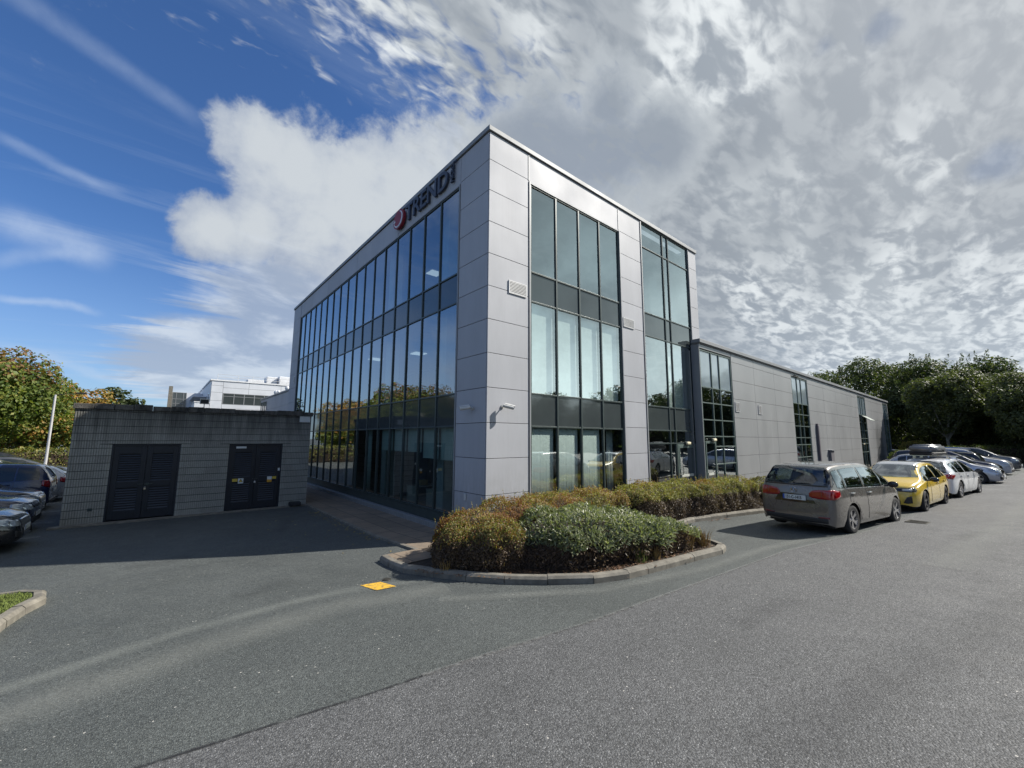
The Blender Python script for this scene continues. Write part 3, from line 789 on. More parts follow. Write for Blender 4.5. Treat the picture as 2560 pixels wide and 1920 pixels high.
# uneven parapet
k = MB(); x = X0-.05; 
while x < X1+.05-.01:
    e = min(x+.45, X1+.05); k.box(x+.004, e-.004, Y0-.05, Y0+.25, Z1, 3.10+R_.uniform(-.022, .022)); x = e
k.box(X0-.05, X0+.25, Y0+.252, Y0+5.25, Z1, 3.10); k.box(X1-.25, X1+.05, Y0+.252, Y0+5.25, Z1, 3.10)
k.build('parapet', M['parapet'], SUB, bevel=.015)
k = MB(); k.box(X0+.2, X1-.2, Y0+.2, Y0+5.2, 2.85, 2.94); k.build('roof', M['roof'], SUB)
k = MB()
for a, b_, zt in doors: k.box(a-.27, b_+.27, Y0-.006, Y0+.10, zt-.002, zt+.012)
k.build('lintel', M['dark_mass'], SUB)
M['doorblue'] = simple('door_navy_paint', (.007,.011,.019), .42, 0, var=.3)
def louvre_door(x0, x1, zt, zb, frames):
    y = Y0+.06
    k = MB(); k.box(x0, x0+.05, y-.03, y+.08, zb, zt); k.box(x1-.05, x1, y-.03, y+.08, zb, zt); k.box(x0+.05, x1-.05, y-.03, y+.08, zt-.05, zt)
    k.build('door_frame', M['doorblue'], SUB)
    mid = (x0+x1)/2
    for a, b_ in ((x0+.052, mid-.004), (mid+.004, x1-.052)):
        k = MB(); s = .17; zr = [zb+.03, zb+.30, zb+.98, zb+1.17, zt-.30, zt-.055]
        k.box(a, a+s*.8, y, y+.045, zr[0], zr[-1]); k.box(b_-s*.8, b_, y, y+.045, zr[0], zr[-1])
        for u_, v_ in ((zr[0],zr[1]),(zr[2],zr[3]),(zr[4],zr[5])): k.box(a+s*.8, b_-s*.8, y, y+.045, u_, v_)
        d = k.build('door', M['doorblue'], SUB, bevel=.004)
        lv = MB()
        for u_, v_, n_ in ((zr[1],zr[2],9),(zr[3],zr[4],12)):
            st_ = (v_-u_)/n_
            for i in range(n_):
                zz = u_+st_*i; n0 = len(lv.v); A, B = a+s*.8, b_-s*.8
                lv.v += [(A,y+.002,zz),(B,y+.002,zz),(B,y+.036,zz+st_*.62),(A,y+.036,zz+st_*.62)]; lv.f.append((n0,n0+1,n0+2,n0+3)); lv.m.append(0)
            bk_ = MB(); bk_.quad((A,y+.043,u_),(B,y+.043,u_),(B,y+.043,v_),(A,y+.043,v_)); bk_.build('louvre_backing', M['blk'], d)
        lv.build('louvres', M['louvre'], d)
    return y
M['blk'] = simple('sign_black', (.008,.008,.008), .6)
M['louvre'] = simple('door_louvre_paint', (.022,.030,.045), .5)
louvre_door(-7.40, -5.73, 1.87, -.46, 0); louvre_door(-4.385, -2.69, 1.86, -.48, 0)
# hasp, padlocks
k = MB(); k.box(-6.72,-6.36,Y0+.035,Y0+.058,.60,.625); k.box(-6.52,-6.44,Y0+.02,Y0+.05,.585,.645); k.build('bolt', M['frame'], SUB)
def padlock(x, z, mat, label):
    t_ = thing('padlock', (x, Y0+.03, z), label, 'padlock')
    k = MB(); k.box(-.028,.028,-.015,.015,-.06,0); k.build('body', mat, t_, bevel=.006)
    k = MB(); 
    for i in range(8):
        a, c_ = PI*i/8, PI*(i+1)/8; k.tube((-.018*math.cos(a),0,.018*math.sin(a)+.01),(-.018*math.cos(c_),0,.018*math.sin(c_)+.01),.004,seg=6)
    k.build('shackle', M['chrome'], t_)
padlock(-6.53, .50, simple('brass_lock', (.55,.48,.36), .35, .8), 'brass padlock hanging from the bolt of the wider left doors')
padlock(-3.52, .52, M['pale_metal'], 'pale padlock on the right pair of louvred doors')
k = MB(); k.box(-3.60,-3.42,Y0+.035,Y0+.055,.60,.62); k.build('bolt', M['frame'], SUB)
# notices
M['wht'] = simple('sign_plate_white', (.68,.70,.68), .5, var=.04)
M['ylw'] = simple('sign_plate_yellow', (.62,.45,.06), .5, var=.04)
M['orn'] = simple('sign_plate_orange', (.62,.32,.03), .5, var=.04)
def plate(name, x0, x1, z0, z1, mat, label, y=Y0+.052):
    k = MB(); k.box(x0, x1, y-.004, y, z0, z1); o = k.build(name, mat, None); return tag(o, label, 'sign')
plate('name_plate', -4.17,-3.86,1.70,1.77, M['wht'], 'long narrow pale plate at the top of the right louvred doors')
plate('warning_sign', -4.21,-4.05,.53,.63, M['ylw'], 'small yellow label at the left end of the right doors')
ws = plate('warning_sign', -4.035,-3.87,.46,.64, M['wht'], 'white electrical hazard plate with a yellow triangle on the right doors')
k = MB(); y_ = Y0+.0475
k.v = [(-4.02,y_-.001,.505),(-3.885,y_-.001,.505),(-3.9525,y_-.001,.63)]; k.f = [(0,1,2)]; k.m = [0]; k.build('triangle_border', M['blk'], ws)
k = MB(); k.v = [(-4.003,y_-.0018,.515),(-3.902,y_-.0018,.515),(-3.9525,y_-.0018,.61)]; k.f = [(0,1,2)]; k.m = [0]; k.build('triangle', M['ylw'], ws)
k = MB(); k.v = [(-3.948,y_-.0026,.595),(-3.962,y_-.0026,.56),(-3.952,y_-.0026,.56),(-3.957,y_-.0026,.525),(-3.942,y_-.0026,.568),(-3.951,y_-.0026,.568)]; k.f = [(0,1,2,5),(2,3,4,5)]; k.m = [0,0]; k.build('lightning_bolt', M['blk'], ws)
plate('warning_sign', -3.125,-2.975,.55,.66, M['wht'], 'white upper half of the notice on the right leaf')
plate('warning_sign', -3.125,-2.975,.455,.549, M['orn'], 'orange lower half of the notice on the right leaf')
plate('warning_sign', -2.96,-2.83,.565,.655, M['ylw'], 'small yellow label at the right end of the right doors')
plate('wall_label', -2.80,-2.735,.86,.96, M['wht'], 'tiny white label on the jamb of the right doors', Y0-.001+.02)
plate('name_plate', -2.17,-1.79,2.70,2.96, M['wht'], 'blank pale plate at the top right corner of the substation', Y0-.008)
k = MB(); k.box(-7.76,-7.66,Y0-.02,Y0+.01,-.10,-.02); k.build('wall_socket', M['frame'], SUB)
# flood lamp on the parapet
fl = thing('flood_lamp', (-5.22, Y0+.1, 3.10), 'small square flood lamp standing on the substation parapet', 'flood lamp')
k = MB(); k.tube((0,0,-.02),(0,0,.14),.014); k.build('stem', M['pale_metal'], fl)
k = MB(); k.box(-.13,.13,-.05,.05,.14,.33); k.build('housing', M['pale_metal'], fl, bevel=.01)
k = MB(); k.box(-.11,.11,-.056,-.05,.16,.29); k.build('glass', M['dark_mass'], fl)
# concrete apron and a black box at its foot
k = MB(); k.prism([(-8.5,9.0),(-5.3,9.08),(-2.2,9.12),(-1.74,9.15),(-1.74,9.31),(-8.5,9.31)], -.55, -.455); tag(k.build('apron', M['kerb']), kind='structure')
bb = thing('cable_box', (-2.18,9.12,-.455), 'black plastic box lying at the right foot of the substation', 'box')
k = MB(); k.box(-.19,.19,-.11,.11,0,.13); k.build('body', M['dark_mass'], bb, bevel=.02)
k = MB(); k.box(-.16,.16,-.09,.09,.13,.155); k.build('lid', M['frame'], bb, bevel=.01)

# ================================================================== GREY EXTENSION behind
EX = thing('rear_wing', (0,0,0), 'low shaded grey wing behind the far end of the glass wall', 'building')
k = MB(); k.box(2.395,11,21.9,46.5,-.5,6.3); k.build('wall', M['joint'], EX)
p = FB('L', 2.36); panels(p, 21.9, 43.0, [-.4,1.35,2.9,4.1,5.05,6.28], [24,27,30,33,36.5,40]); panels(p, 43.0, 46.5, [6.0,6.28]); p.build('cladding', M['clad'], EX)
k = MB(); k.box(2.28,11.1,21.9,46.6,6.30,6.44); k.build('coping', M['coping'], EX)
f = FB('L', 2.34)
for s in (43.1,44.1,45.2,46.3): f.fb(s-.05,s+.05,0,.06,-.4,6.0)
f.build('window_frame', M['frame'], EX)
for a, b_ in ((43.15,44.05),(44.15,45.15),(45.25,46.25)):
    f = FB('L', 2.345); f.fb(a,b_,.02,.04,-.4,5.98); f.build('window_pane', M['spandrel'], EX)
for i, (y, z) in enumerate(((39.2,6.56),(38.2,6.52),(34.4,6.56))):
    t_ = thing('roof_lamp', (2.5,y,6.44), ('larger round white lamp on the edge of the low rear wing','smaller white lamp just beside the larger one on the rear wing','white lamp nearest the glass wall on the rear wing edge')[i], 'roof lamp')
    k = MB(); k.tube((0,0,0),(0,0,.06),.1); k.build('base', M['frame'], t_)
    bm = bmesh.new(); bmesh.ops.create_icosphere(bm, subdivisions=2, radius=(.24,.15,.22)[i]); me = bpy.data.meshes.new('globe'); bm.to_mesh(me); bm.free(); me.materials.append(M['white'])
    o = bpy.data.objects.new('globe', me); COL.objects.link(o); o.parent = t_; o.location = (0,0,.2); o.scale = (1,1.3,1)

# ================================================================== WHITE BUILDING behind
WH = thing('white_office_building', (0,0,0), 'distant white panelled office block with a dark window band and rooftop plant', 'building')
k = MB(); k.box(-2.15,9,50.03,84,-.5,8.6); k.build('wall', M['joint'], WH)
m = NT('white_panel'); g = m.geo(); m.pbr(m.mix(m.mr(m.noise(m.geo((.5,.5,.5)), 1.5, 5), .3, .7), (.60,.62,.66), (.72,.74,.78)), .5, .1); M['wpanel'] = m.mat
p = FB('R', 50); 
for s0, s1, zs_, ss_ in ((-2.15,-1.02,[-.4,2,4.3,5.2,6.3,7.25,8.05,8.58],None),(-1.02,9,[7.2,7.85,8.58],[1.55,5.0]),(-1.02,9,[-.4,4.6,5.4,5.9],[3.0])):
    for a, b_ in zip([s0]+(ss_ or []), (ss_ or [])+[s1]):
        for c_, d_ in zip(zs_, zs_[1:]): p.fb(a+.012, b_-.012, 0, .03, c_+.012, d_-.012)
p.face = 'L'; p.off = -2.18
for a, b_ in ((50.03,54),(54,58),(58,63),(63,84)):
    for c_, d_ in ((-.4,4),(4,6.3),(6.3,8.58)): p.fb(a+.012, b_-.012, 0, .03, c_+.012, d_-.012)
p.build('cladding', M['wpanel'], WH)
k = MB(); k.box(-2.28,9,49.93,50.4,8.6,8.76); k.box(-2.28,-1.8,50.401,84,8.6,8.76); k.build('coping', M['white'], WH)
f = FB('R', 50.0)
for s in (-.95,.12,1.15,2.2,3.25,4.3): f.fb(s-.04,s+.04,-.01,.06,5.92,7.18)
for z in (5.92,6.85,7.18): f.fb(-.95,4.3,-.005,.055,z-.03,z+.03)
wf = f.build('window_frame', M['clad_trim'], WH)
for a, b_ in zip((-.91,.16,1.19,2.24,3.29), (.08,1.11,2.16,3.21,4.26)):
    f = FB('R', 50.0); f.fb(a,b_,.012,.03,5.95,7.15); f.build('window_pane', M['spandrel'], wf)
f = FB('L', -2.18)
for a, b_, c_, d_ in ((51.5,53,6.1,7.3),(54.6,58,6.1,7.1)): f.fb(a,b_,-.01,.02,c_,d_)
f.build('side_window', M['spandrel'], WH)
k = MB(); k.box(-3.55,-2.2,49.9,56,-.5,5.98); k.build('terrace', M['wpanel'], WH)
k = MB(); k.box(-3.6,-2.19,49.85,56.05,5.98,6.08); k.build('terrace_coping', M['white'], WH)
k = MB()
for x in (-1.6,.4,1.9,3.4,4.9): k.tube((x,50.3,8.76),(x,50.3,9.45),.025,seg=6)
k.tube((-1.6,50.3,9.42),(6,50.3,9.42),.02,seg=6); k.tube((-1.6,50.3,9.1),(6,50.3,9.1),.02,seg=6)
k.build('roof_rail', M['vent'], WH)
k = MB(); k.box(3.7,4.9,52,54,8.76,9.85); k.box(5.0,7.5,51.5,55,8.76,9.95); k.prism([(1.6,52),(3.4,52),(3.4,53.5),(1.6,53.5)],8.76,9.3); k.build('rooftop_plant', M['white'], WH, bevel=.05)
k = MB(); k.box(-3.5,-2.2,55,84,7.0,7.1); k.box(-5.4,-2.2,62,72,-.5,8.0)
k.build('stair_block', M['wpanel'], WH)
f = FB('R', 61.93)
for s in (-5.33,-4.95,-4.2,-3.9): f.fb(s-.03,s+.03,0,.06,-.4,7.95)
for z in (5.6,6.5,7.1,7.95): f.fb(-5.33,-3.87,.005,.055,z-.03,z+.03)
sg = f.build('stair_window_frame', M['clad_trim'], WH)
f = FB('R', 61.95); f.fb(-5.33,-3.87,.01,.03,-.4,7.95); f.build('stair_glass', M['spandrel'], sg)
k = MB(); k.box(-5.78,-5.38,61.6,63,-.5,8.72); k.build('pier', M['kerb'], WH)
# ------------------------------------------------------------------ cars
def interp(pts, x):
    if x <= pts[0][0]: return pts[0][1]
    for (a, b), (c, d) in zip(pts, pts[1:]):
        if x <= c:
            t = (x-a)/(c-a) if c > a else 1
            return b+(d-b)*t
    return pts[-1][1]
def sm(t): t = max(0, min(1, t)); return t*t*(3-2*t)
def mk_paint(name, col, metal=.35, rough=.24):
    m = NT(name); g = m.coord('Object')
    n = m.noise(g, 2.2, 5); fl = m.noise(g, 900, 1)
    c = m.mix(m.mr(n, .3, .7), tuple(x*.93 for x in col), tuple(min(1, x*1.05) for x in col))
    low = m.n('ShaderNodeSeparateXYZ', ins={0: g}).outputs[2]
    dust = m.math('MULTIPLY', m.mr(low, .55, .2, 0, .12), m.mr(m.noise(g, 7, 5), .35, .65))
    c = m.mix(dust, c, (.13,.12,.10))
    c = m.mix(m.n('ShaderNodeNewGeometry').outputs['Backfacing'], c, (.02,.02,.021))
    m.pbr(c, m.mr(n, .3, .7, rough-.04, rough+.06), metal, coat=.9); return m.mat
M['tyre'] = simple('tyre_rubber', (.022,.022,.023), .85, bump=.3)
M['rim'] = simple('alloy', (.42,.42,.43), .3, .9)
M['rimdark'] = simple('dark_alloy', (.05,.05,.055), .35, .7)
M['carglass'] = mk_glass('car_glass', .12, (.42,.50,.48), 0.0)
m = NT('tinted_glass'); m.pbr((.015,.02,.021), .04, 0, coat=.0, spec=.8); M['tint'] = m.mat
M['tint2'] = (lambda: (lambda m: (m.pbr((.05,.065,.065), .05, 0, spec=.9), m.mat)[1])(NT('lighter_tinted_glass')))()
M['plastic'] = simple('black_plastic', (.016,.016,.017), .55, bump=.2)
M['gloss_black'] = simple('gloss_black', (.012,.012,.014), .12, coat=.6)
M['lampred'] = simple('tail_lamp_red', (.28,.002,.006), .12, coat=1.)
M['lampred2'] = simple('tail_lamp_dark_red', (.13,.008,.010), .2, coat=1.)
M['headlamp'] = simple('headlamp_glass', (.40,.43,.45), .08, .4, coat=1.)
M['chromecar'] = simple('car_chrome', (.65,.66,.68), .12, 1.)
M['plate_w'] = simple('plate_white', (.62,.64,.62), .5, var=.03)
M['plate_b'] = simple('plate_blue', (.015,.07,.36), .5, var=.03)
M['amber'] = simple('indicator_amber', (.5,.2,.03), .3)

SHAPES = {
 'mpv': dict(L=4.34, W=1.81, top=[(-2.17,.64),(-2.168,.98),(-2.13,1.08),(-2.04,1.23),(-1.93,1.41),(-1.85,1.50),(-1.70,1.535),(-1.3,1.565),(-.6,1.58),(.05,1.572),(.45,1.525),(.9,1.345),(1.38,1.09),(1.50,1.035),(1.80,.975),(2.02,.88),(2.13,.74),(2.17,.52)],
   belt=[(-2.17,1.02),(-1.9,1.03),(-1.0,1.00),(1.2,.94),(1.6,.87),(2.17,.64)], wr=.66, xr=-1.31, xf=1.37, r=.325,
   win=[(-1.86,-1.52),(-1.44,-.52),(-.42,.62),(.68,1.16)], doors=[(-1.42,-.47),(-.46,.74)], ws=(.52,1.40,.66), rw=(1.10,1.50,.78,.68)),
 'hatch': dict(L=4.36, W=1.80, top=[(-2.18,.58),(-2.178,.84),(-2.14,.95),(-2.02,1.08),(-1.80,1.26),(-1.62,1.37),(-1.3,1.43),(-.6,1.47),(-.05,1.465),(.35,1.41),(.85,1.19),(1.25,.99),(1.36,.96),(1.80,.89),(2.04,.80),(2.15,.66),(2.18,.46)],
   belt=[(-2.18,.94),(-1.8,.97),(-1.0,.94),(1.0,.90),(1.6,.83),(2.18,.62)], wr=.60, xr=-1.32, xf=1.35, r=.325,
   win=[(-1.62,-1.30),(-1.22,-.42),(-.32,.60),(.66,1.0)], doors=[(-1.30,-.37),(-.36,.72)], ws=(.40,1.26,.64), rw=(.99,1.33,.66,.55)),
 'estate': dict(L=4.65, W=1.83, top=[(-2.32,.58),(-2.318,.86),(-2.28,.98),(-2.18,1.18),(-2.06,1.36),(-1.96,1.42),(-1.6,1.455),(-.7,1.48),(.0,1.47),(.4,1.41),(.9,1.19),(1.32,.99),(1.42,.96),(1.95,.88),(2.18,.79),(2.29,.66),(2.32,.46)],
   belt=[(-2.32,.90),(-1.9,.94),(-1.0,.92),(1.0,.88),(1.6,.80),(2.32,.58)], wr=.57, xr=-1.40, xf=1.40, r=.33,
   win=[(-2.05,-1.38),(-1.28,-.42),(-.32,.62),(.68,1.04)], doors=[(-1.32,-.37),(-.36,.74)], ws=(.44,1.32,.65), rw=(1.02,1.35,.68,.58)),
 'suv': dict(L=4.45, W=1.86, top=[(-2.22,.66),(-2.218,.98),(-2.18,1.10),(-2.08,1.30),(-1.96,1.50),(-1.86,1.57),(-1.5,1.61),(-.6,1.65),(.05,1.64),(.42,1.58),(.85,1.36),(1.22,1.13),(1.32,1.09),(1.82,1.02),(2.05,.94),(2.18,.80),(2.22,.56)],
   belt=[(-2.22,1.02),(-1.8,1.06),(-1.0,1.03),(1.0,1.0),(1.6,.93),(2.22,.72)], wr=.62, xr=-1.33, xf=1.35, r=.36,
   win=[(-1.92,-1.42),(-1.34,-.46),(-.36,.60),(.66,.98)], doors=[(-1.38,-.41),(-.40,.72)], ws=(.46,1.22,.67), rw=(1.14,1.52,.70,.60)),
 'saloon': dict(L=4.75, W=1.85, top=[(-2.37,.56),(-2.368,.90),(-2.30,1.02),(-1.95,1.05),(-1.75,1.09),(-1.35,1.26),(-.95,1.39),(-.4,1.445),(.05,1.44),(.45,1.38),(.95,1.15),(1.32,.96),(1.42,.93),(1.95,.86),(2.2,.77),(2.33,.63),(2.37,.44)],
   belt=[(-2.37,.86),(-1.9,.92),(-1.0,.91),(1.0,.87),(1.6,.79),(2.37,.56)], wr=.55, xr=-1.42, xf=1.42, r=.335,
   win=[(-1.50,-1.22),(-1.12,-.36),(-.26,.66),(.72,1.05)], doors=[(-1.26,-.31),(-.30,.76)], ws=(.50,1.32,.64), rw=None),
}
YM = [(0,.945),(.07,.972),(.17,.988),(.35,1.0),(.60,1.002),(.80,.992),(.86,.978),(.94,.965),(1,.955)]
def car_body_mesh(S, low=.20):
    L, W = S['L'], S['W']; hl = L/2; hw = W/2; H = max(z for _, z in S['top'])
    plan = [(-hl,hw*.80),(-hl+.03,hw*.87),(-hl+.10,hw*.925),(-hl+.25,hw*.965),(-hl+.6,hw*.995),(-.5,hw),(.6,hw),(hl-.9,hw*.99),(hl-.5,hw*.955),(hl-.25,hw*.89),(hl-.10,hw*.79),(hl-.03,hw*.69),(hl,hw*.60)]
    xs = set([-hl,-hl+.012,-hl+.03,-hl+.06,-hl+.1,hl,hl-.012,hl-.03,hl-.06,hl-.1])
    n = int(L/.06)
    for i in range(n+1): xs.add(round(-hl+.0+L*i/n, 4))
    xs = sorted(xs); xs = [x for i, x in enumerate(xs) if i == 0 or x-xs[i-1] > .008]
    def topz(x):
        r_ = min(.14, max(0., hl-abs(x)-.10))*(1. if x > -hl*.5 else .4); return sum(interp(S['top'], x+r_*q)*w_ for q, w_ in ((-1,1),(-.5,2),(0,2),(.5,2),(1,1)))/8
    rings = []
    for x in xs:
        rr_ = min(.16, max(.0, hl-abs(x)-.12))
        sm3 = lambda P_: (interp(P_, x-rr_)+interp(P_, x-rr_/2)*2+interp(P_, x)*2+interp(P_, x+rr_/2)*2+interp(P_, x+rr_))/8
        wb = sm3(plan); zt = topz(x); zb = min(sm3(S['belt']), zt-.07)
        e = max(0, 1-(hl-abs(x))/.18); z0 = low+.05*e*e
        for wx in (S['xr'], S['xf']):
            ra = S['r']+.055; dx = abs(x-wx)
            if dx < ra: z0 = max(z0, S['r']+math.sqrt(ra*ra-dx*dx)-.0)
        f = sm((zt-zb-.05)/(H-zb-.12)); cab = f
        yr = wb*.90*(1-cab)+S['wr']*cab
        if cab > .02: yr = min(yr, wb*.90)
        ring = []
        for t in (0,.12,.28,.45,.62,.76,.84,.92,1):
            z = z0+(zb-z0)*t; q_ = (z-low)/(zb-low)
            ring.append((wb*interp(YM, q_), z))
        ze = zt-.055-.02*cab
        for t in (.12,.35,.6,.82,1.): 
            bul = .03*math.sin(PI*t)*cab
            ring.append((wb*.955+(-wb*.955+wb*.93)*min(1, t*6)+(yr-wb*.93)*t+bul, zb+(ze-zb)*t))
        ring += [(yr-.025, zt-.028-.008*cab), (yr-.075, zt-.010), (yr*.70, zt+.002), (yr*.35, zt+.010), (0, zt+.013)]
        rings.append((x, ring))
    v = []; f = []; k = len(rings[0][1]); K = 2*k-1
    for x, r in rings:
        row = [(x, y, z) for y, z in r]+[(x, -y, z) for y, z in reversed(r[:-1])]
        v += row
    for i in range(len(rings)-1):
        for j in range(K-1):
            a = i*K+j; f.append((a, a+1, a+K+1, a+K))
    f.append(tuple(reversed(range(K)))); f.append(tuple((len(rings)-1)*K+j for j in range(K)))
    return v, f
def make_car(name, shape, paint, loc, rz, label, group=None, plate=None, roof=None, rims='rim', front='plain', tail='block', glass='tint', scale=1., rails=False, rear_plate_z=.66, mirror=None, extras=None):
    S = SHAPES[shape]; hl = S['L']/2; hw = S['W']/2
    t_ = thing(name, loc, label, 'car', rz, group); t_.scale = (scale, scale, scale*(1.05 if shape == 'mpv' else 1.))
    v, f = car_body_mesh(S)
    fv = f
    if glass == 'carglass':
        tz = lambda x: interp(S['top'], x); bz = lambda x: interp(S['belt'], x); fv = []
        for q in f:
            if len(q) > 4: fv.append(q); continue
            cs = [v[i] for i in q]; ctr = [sum(c_[k] for c_ in cs)/4 for k in range(3)]; drop = False
            if abs(ctr[1]) > .45:
                drop = any(all(a+.015 < c_[0] < b_-.015 and bz(c_[0])+.045 < c_[2] < tz(c_[0])-.125 for c_ in cs) for a, b_ in S['win'])
            if not drop and ctr[0] < S['win'][0][0] and S['rw']:
                lo, hi, wl, wh = S['rw']
                drop = all(lo+.01 < c_[2] < hi-.01 and abs(c_[1]) < wl+(wh-wl)*(c_[2]-lo)/(hi-lo)-.01 for c_ in cs)
            if not drop and S['ws'][0]+.02 < ctr[0] < S['ws'][1]-.12:
                drop = all(abs(c_[1]) < S['ws'][2]-.04 and c_[2] > bz(c_[0])+.03 for c_ in cs)
            if not drop: fv.append(q)
    body = newmesh('body', v, fv, paint, t_, smooth=True, sharp=50)
    if glass == 'carglass':
        full = bpy.data.meshes.new('tmp'); full.from_pydata(v, [], f); full.update(); VNs = [q.normal.copy() for q in full.vertices]; bpy.data.meshes.remove(full)
        body.data.normals_split_custom_set_from_vertices([tuple(q) for q in VNs])
    bvh = BVHTree.FromPolygons([Vector(q) for q in v], f)
    VN = [q.normal.copy() for q in body.data.vertices] if glass != 'carglass' else VNs; VC = [Vector(q) for q in v]
    def snorm(p, idx, fn):
        if idx is None or len(f[idx]) > 4: return fn
        n_ = Vector()
        for i in f[idx]: n_ += VN[i]/((VC[i]-p).length+1e-4)
        n_.normalize()
        return n_ if n_.dot(fn) > .75 else fn
    def cast(ax, a, b_):
        if ax == 'left': o, d = Vector((a, 3, b_)), Vector((0,-1,0))
        elif ax == 'right': o, d = Vector((a, -3, b_)), Vector((0,1,0))
        elif ax == 'rear': o, d = Vector((-5, a, b_)), Vector((1,0,0))
        elif ax == 'rearz': o, d = Vector((-5, b_, a)), Vector((1,0,0))
        elif ax == 'front': o, d = Vector((5, a, b_)), Vector((-1,0,0))
        elif ax == 'top': o, d = Vector((a, b_, 4)), Vector((0,0,-1))
        h = bvh.ray_cast(o, d)
        if h[0] is None:
            q = o+d*(3 if ax in ('left','right') else 2.8)
            h = bvh.find_nearest(q)
        n_ = h[1]; 
        if n_.dot(d) > 0: n_ = -n_
        n_ = snorm(h[0], h[2], n_)
        return h[0], n_
    def patch(nm, mat, specs, off=.005, ny=6, parent=t_, edge=None):
        """specs: list of (axis, columns[(u, lo, hi)]) where u,lo,hi are 2-D coords of that view"""
        V = []; F = []; FM = []; NN = []
        for ax, cols in specs:
            # densify columns
            C = []
            for (u0,l0,h0),(u1,l1,h1) in zip(cols, cols[1:]):
                n_ = max(1, int(abs(u1-u0)/.05))
                for j in range(n_): t = j/n_; C.append((u0+(u1-u0)*t, l0+(l1-l0)*t, h0+(h1-h0)*t))
            C.append(cols[-1]); n0 = len(V); nx = len(C)
            for (u, lo, hi) in C:
                for j in range(ny+1):
                    w_ = lo+(hi-lo)*j/ny
                    p_, n_ = cast(ax, u, w_); V.append(p_+n_*off); NN.append(n_)
            for i in range(nx-1):
                for j in range(ny):
                    a = n0+i*(ny+1)+j; q = (a, a+1, a+ny+2, a+ny+1)
                    F.append(q if ax in ('right','front','top') else tuple(reversed(q))); FM.append(0)
            # skirt down to the body
            rim = [n0+i*(ny+1) for i in range(nx)]+[n0+(nx-1)*(ny+1)+j for j in range(1, ny+1)]+[n0+i*(ny+1)+ny for i in range(nx-2, -1, -1)]+[n0+j for j in range(ny-1, 0, -1)]
            cen = sum((V[r] for r in rim), Vector())/len(rim)
            m0 = len(V)
            for r in rim:
                dvec = (V[r]-cen); dvec = dvec.normalized()*((.020 if edge is M['gloss_black'] else .006) if edge else .003) if dvec.length > 0 else dvec
                p_, n_ = V[r]+dvec, None
                h = bvh.find_nearest(p_); nn = h[1]
                V.append(h[0]+nn*(.0012 if edge else -.002)+dvec*.0); NN.append(nn)
            for i in range(len(rim)):
                j = (i+1) % len(rim); F.append((rim[i], rim[j], m0+j, m0+i)); FM.append(1 if edge else 0)
        mats = [mat]+([edge] if edge else [])
        for qi, q in enumerate(F):
            a_, b2_, c2_ = V[q[0]], V[q[1]], V[q[2]]; d2_ = V[q[-1]]
            fn_ = (c2_-a_).cross(d2_-b2_) if len(q) == 4 else (b2_-a_).cross(c2_-a_)
            if fn_.dot(NN[q[0]]+NN[q[2]]) < 0: F[qi] = tuple(reversed(q))
        o = newmesh(nm, V, F, None, parent, mats=mats, fmat=FM, smooth=True, sharp=179)
        if paint is mat or mat in (M['tint'], M['tint2']): o.data.normals_split_custom_set_from_vertices([tuple(q) for q in NN])
        return o
    topz = lambda x: interp(S['top'], x); beltz = lambda x: interp(S['belt'], x)
    def zlow(x):
        z = .30
        for wx in (S['xr'], S['xf']):
            ra = S['r']+.10; dx = abs(x-wx)
            if dx < ra: z = max(z, S['r']+math.sqrt(ra*ra-dx*dx))
        return z
    # doors
    for a, b_ in S['doors']:
        cols = []
        n_ = 10
        for i in range(n_+1):
            x = a+.012+(b_-a-.024)*i/n_; cols.append((x, zlow(x), beltz(x)-.01))
        for ax in ('left','right'):
            d = patch('door', paint, [(ax, cols)], .006, 8, edge=M['plastic'])
            s = 1 if ax == 'left' else -1
            hx = a+.16; hz = beltz(hx)-.09; p_, n_ = cast(ax, hx, hz)
            k = MB(); k.box(hx-.085, hx+.085, p_.y+s*.012, p_.y+s*.042, hz-.014, hz+.016)
            k.build('handle', paint if not extras or 'chromehandle' not in extras else M['chromecar'], d, bevel=.006)
    # glass
    G = M[glass]
    def wcols(a, b_):
        cols = []
        for i in range(9):
            x = a+(b_-a)*i/8; lo = beltz(x)+.035; hi = topz(x)-.115
            # keep the whole pane under the roof curve
            if i == 0 and a == S['win'][0][0]: hi = min(hi, lo+(.12 if S['top'][5][0] < a else .2))
            cols.append((x, lo, max(lo+.012, hi)))
        return cols
    for a, b_ in S['win']:
        c_ = wcols(a, b_)
        patch('side_window', G, [('left', c_)], .005, 6, edge=M['gloss_black']); patch('side_window', G, [('right', c_)], .005, 6, edge=M['gloss_black'])
    if glass == 'carglass':
        fr_ = []
        for a, b_ in S['win']:
            c_ = wcols(a, b_); B_ = .052
            bot = [(x, lo-.006, min(hi, lo+B_)) for x, lo, hi in c_]; top_ = [(x, max(lo, hi-B_), hi+.006) for x, lo, hi in c_]
            l_ = [q for q in (wcols(a, a+B_))]; r_ = [q for q in (wcols(b_-B_, b_))]
            for ax in ('left','right'):
                for cc_ in (bot, top_, l_, r_): fr_.append((ax, cc_))
        for ax in ('left','right'): patch('window_trim', M['gloss_black'], [q for q in fr_ if q[0] == ax], .0035, 2)
        lo, hi, wl, wh = S['rw']; ys_ = [-1+2*i/12 for i in range(13)]
        wz = lambda z: wl+(wh-wl)*(z-lo)/(hi-lo)
        rr2 = [('rear', [(y*wz(lo), lo-.03, lo+.06) for y in ys_]), ('rear', [(y*wz(hi), hi-.06, hi+.045) for y in ys_])]
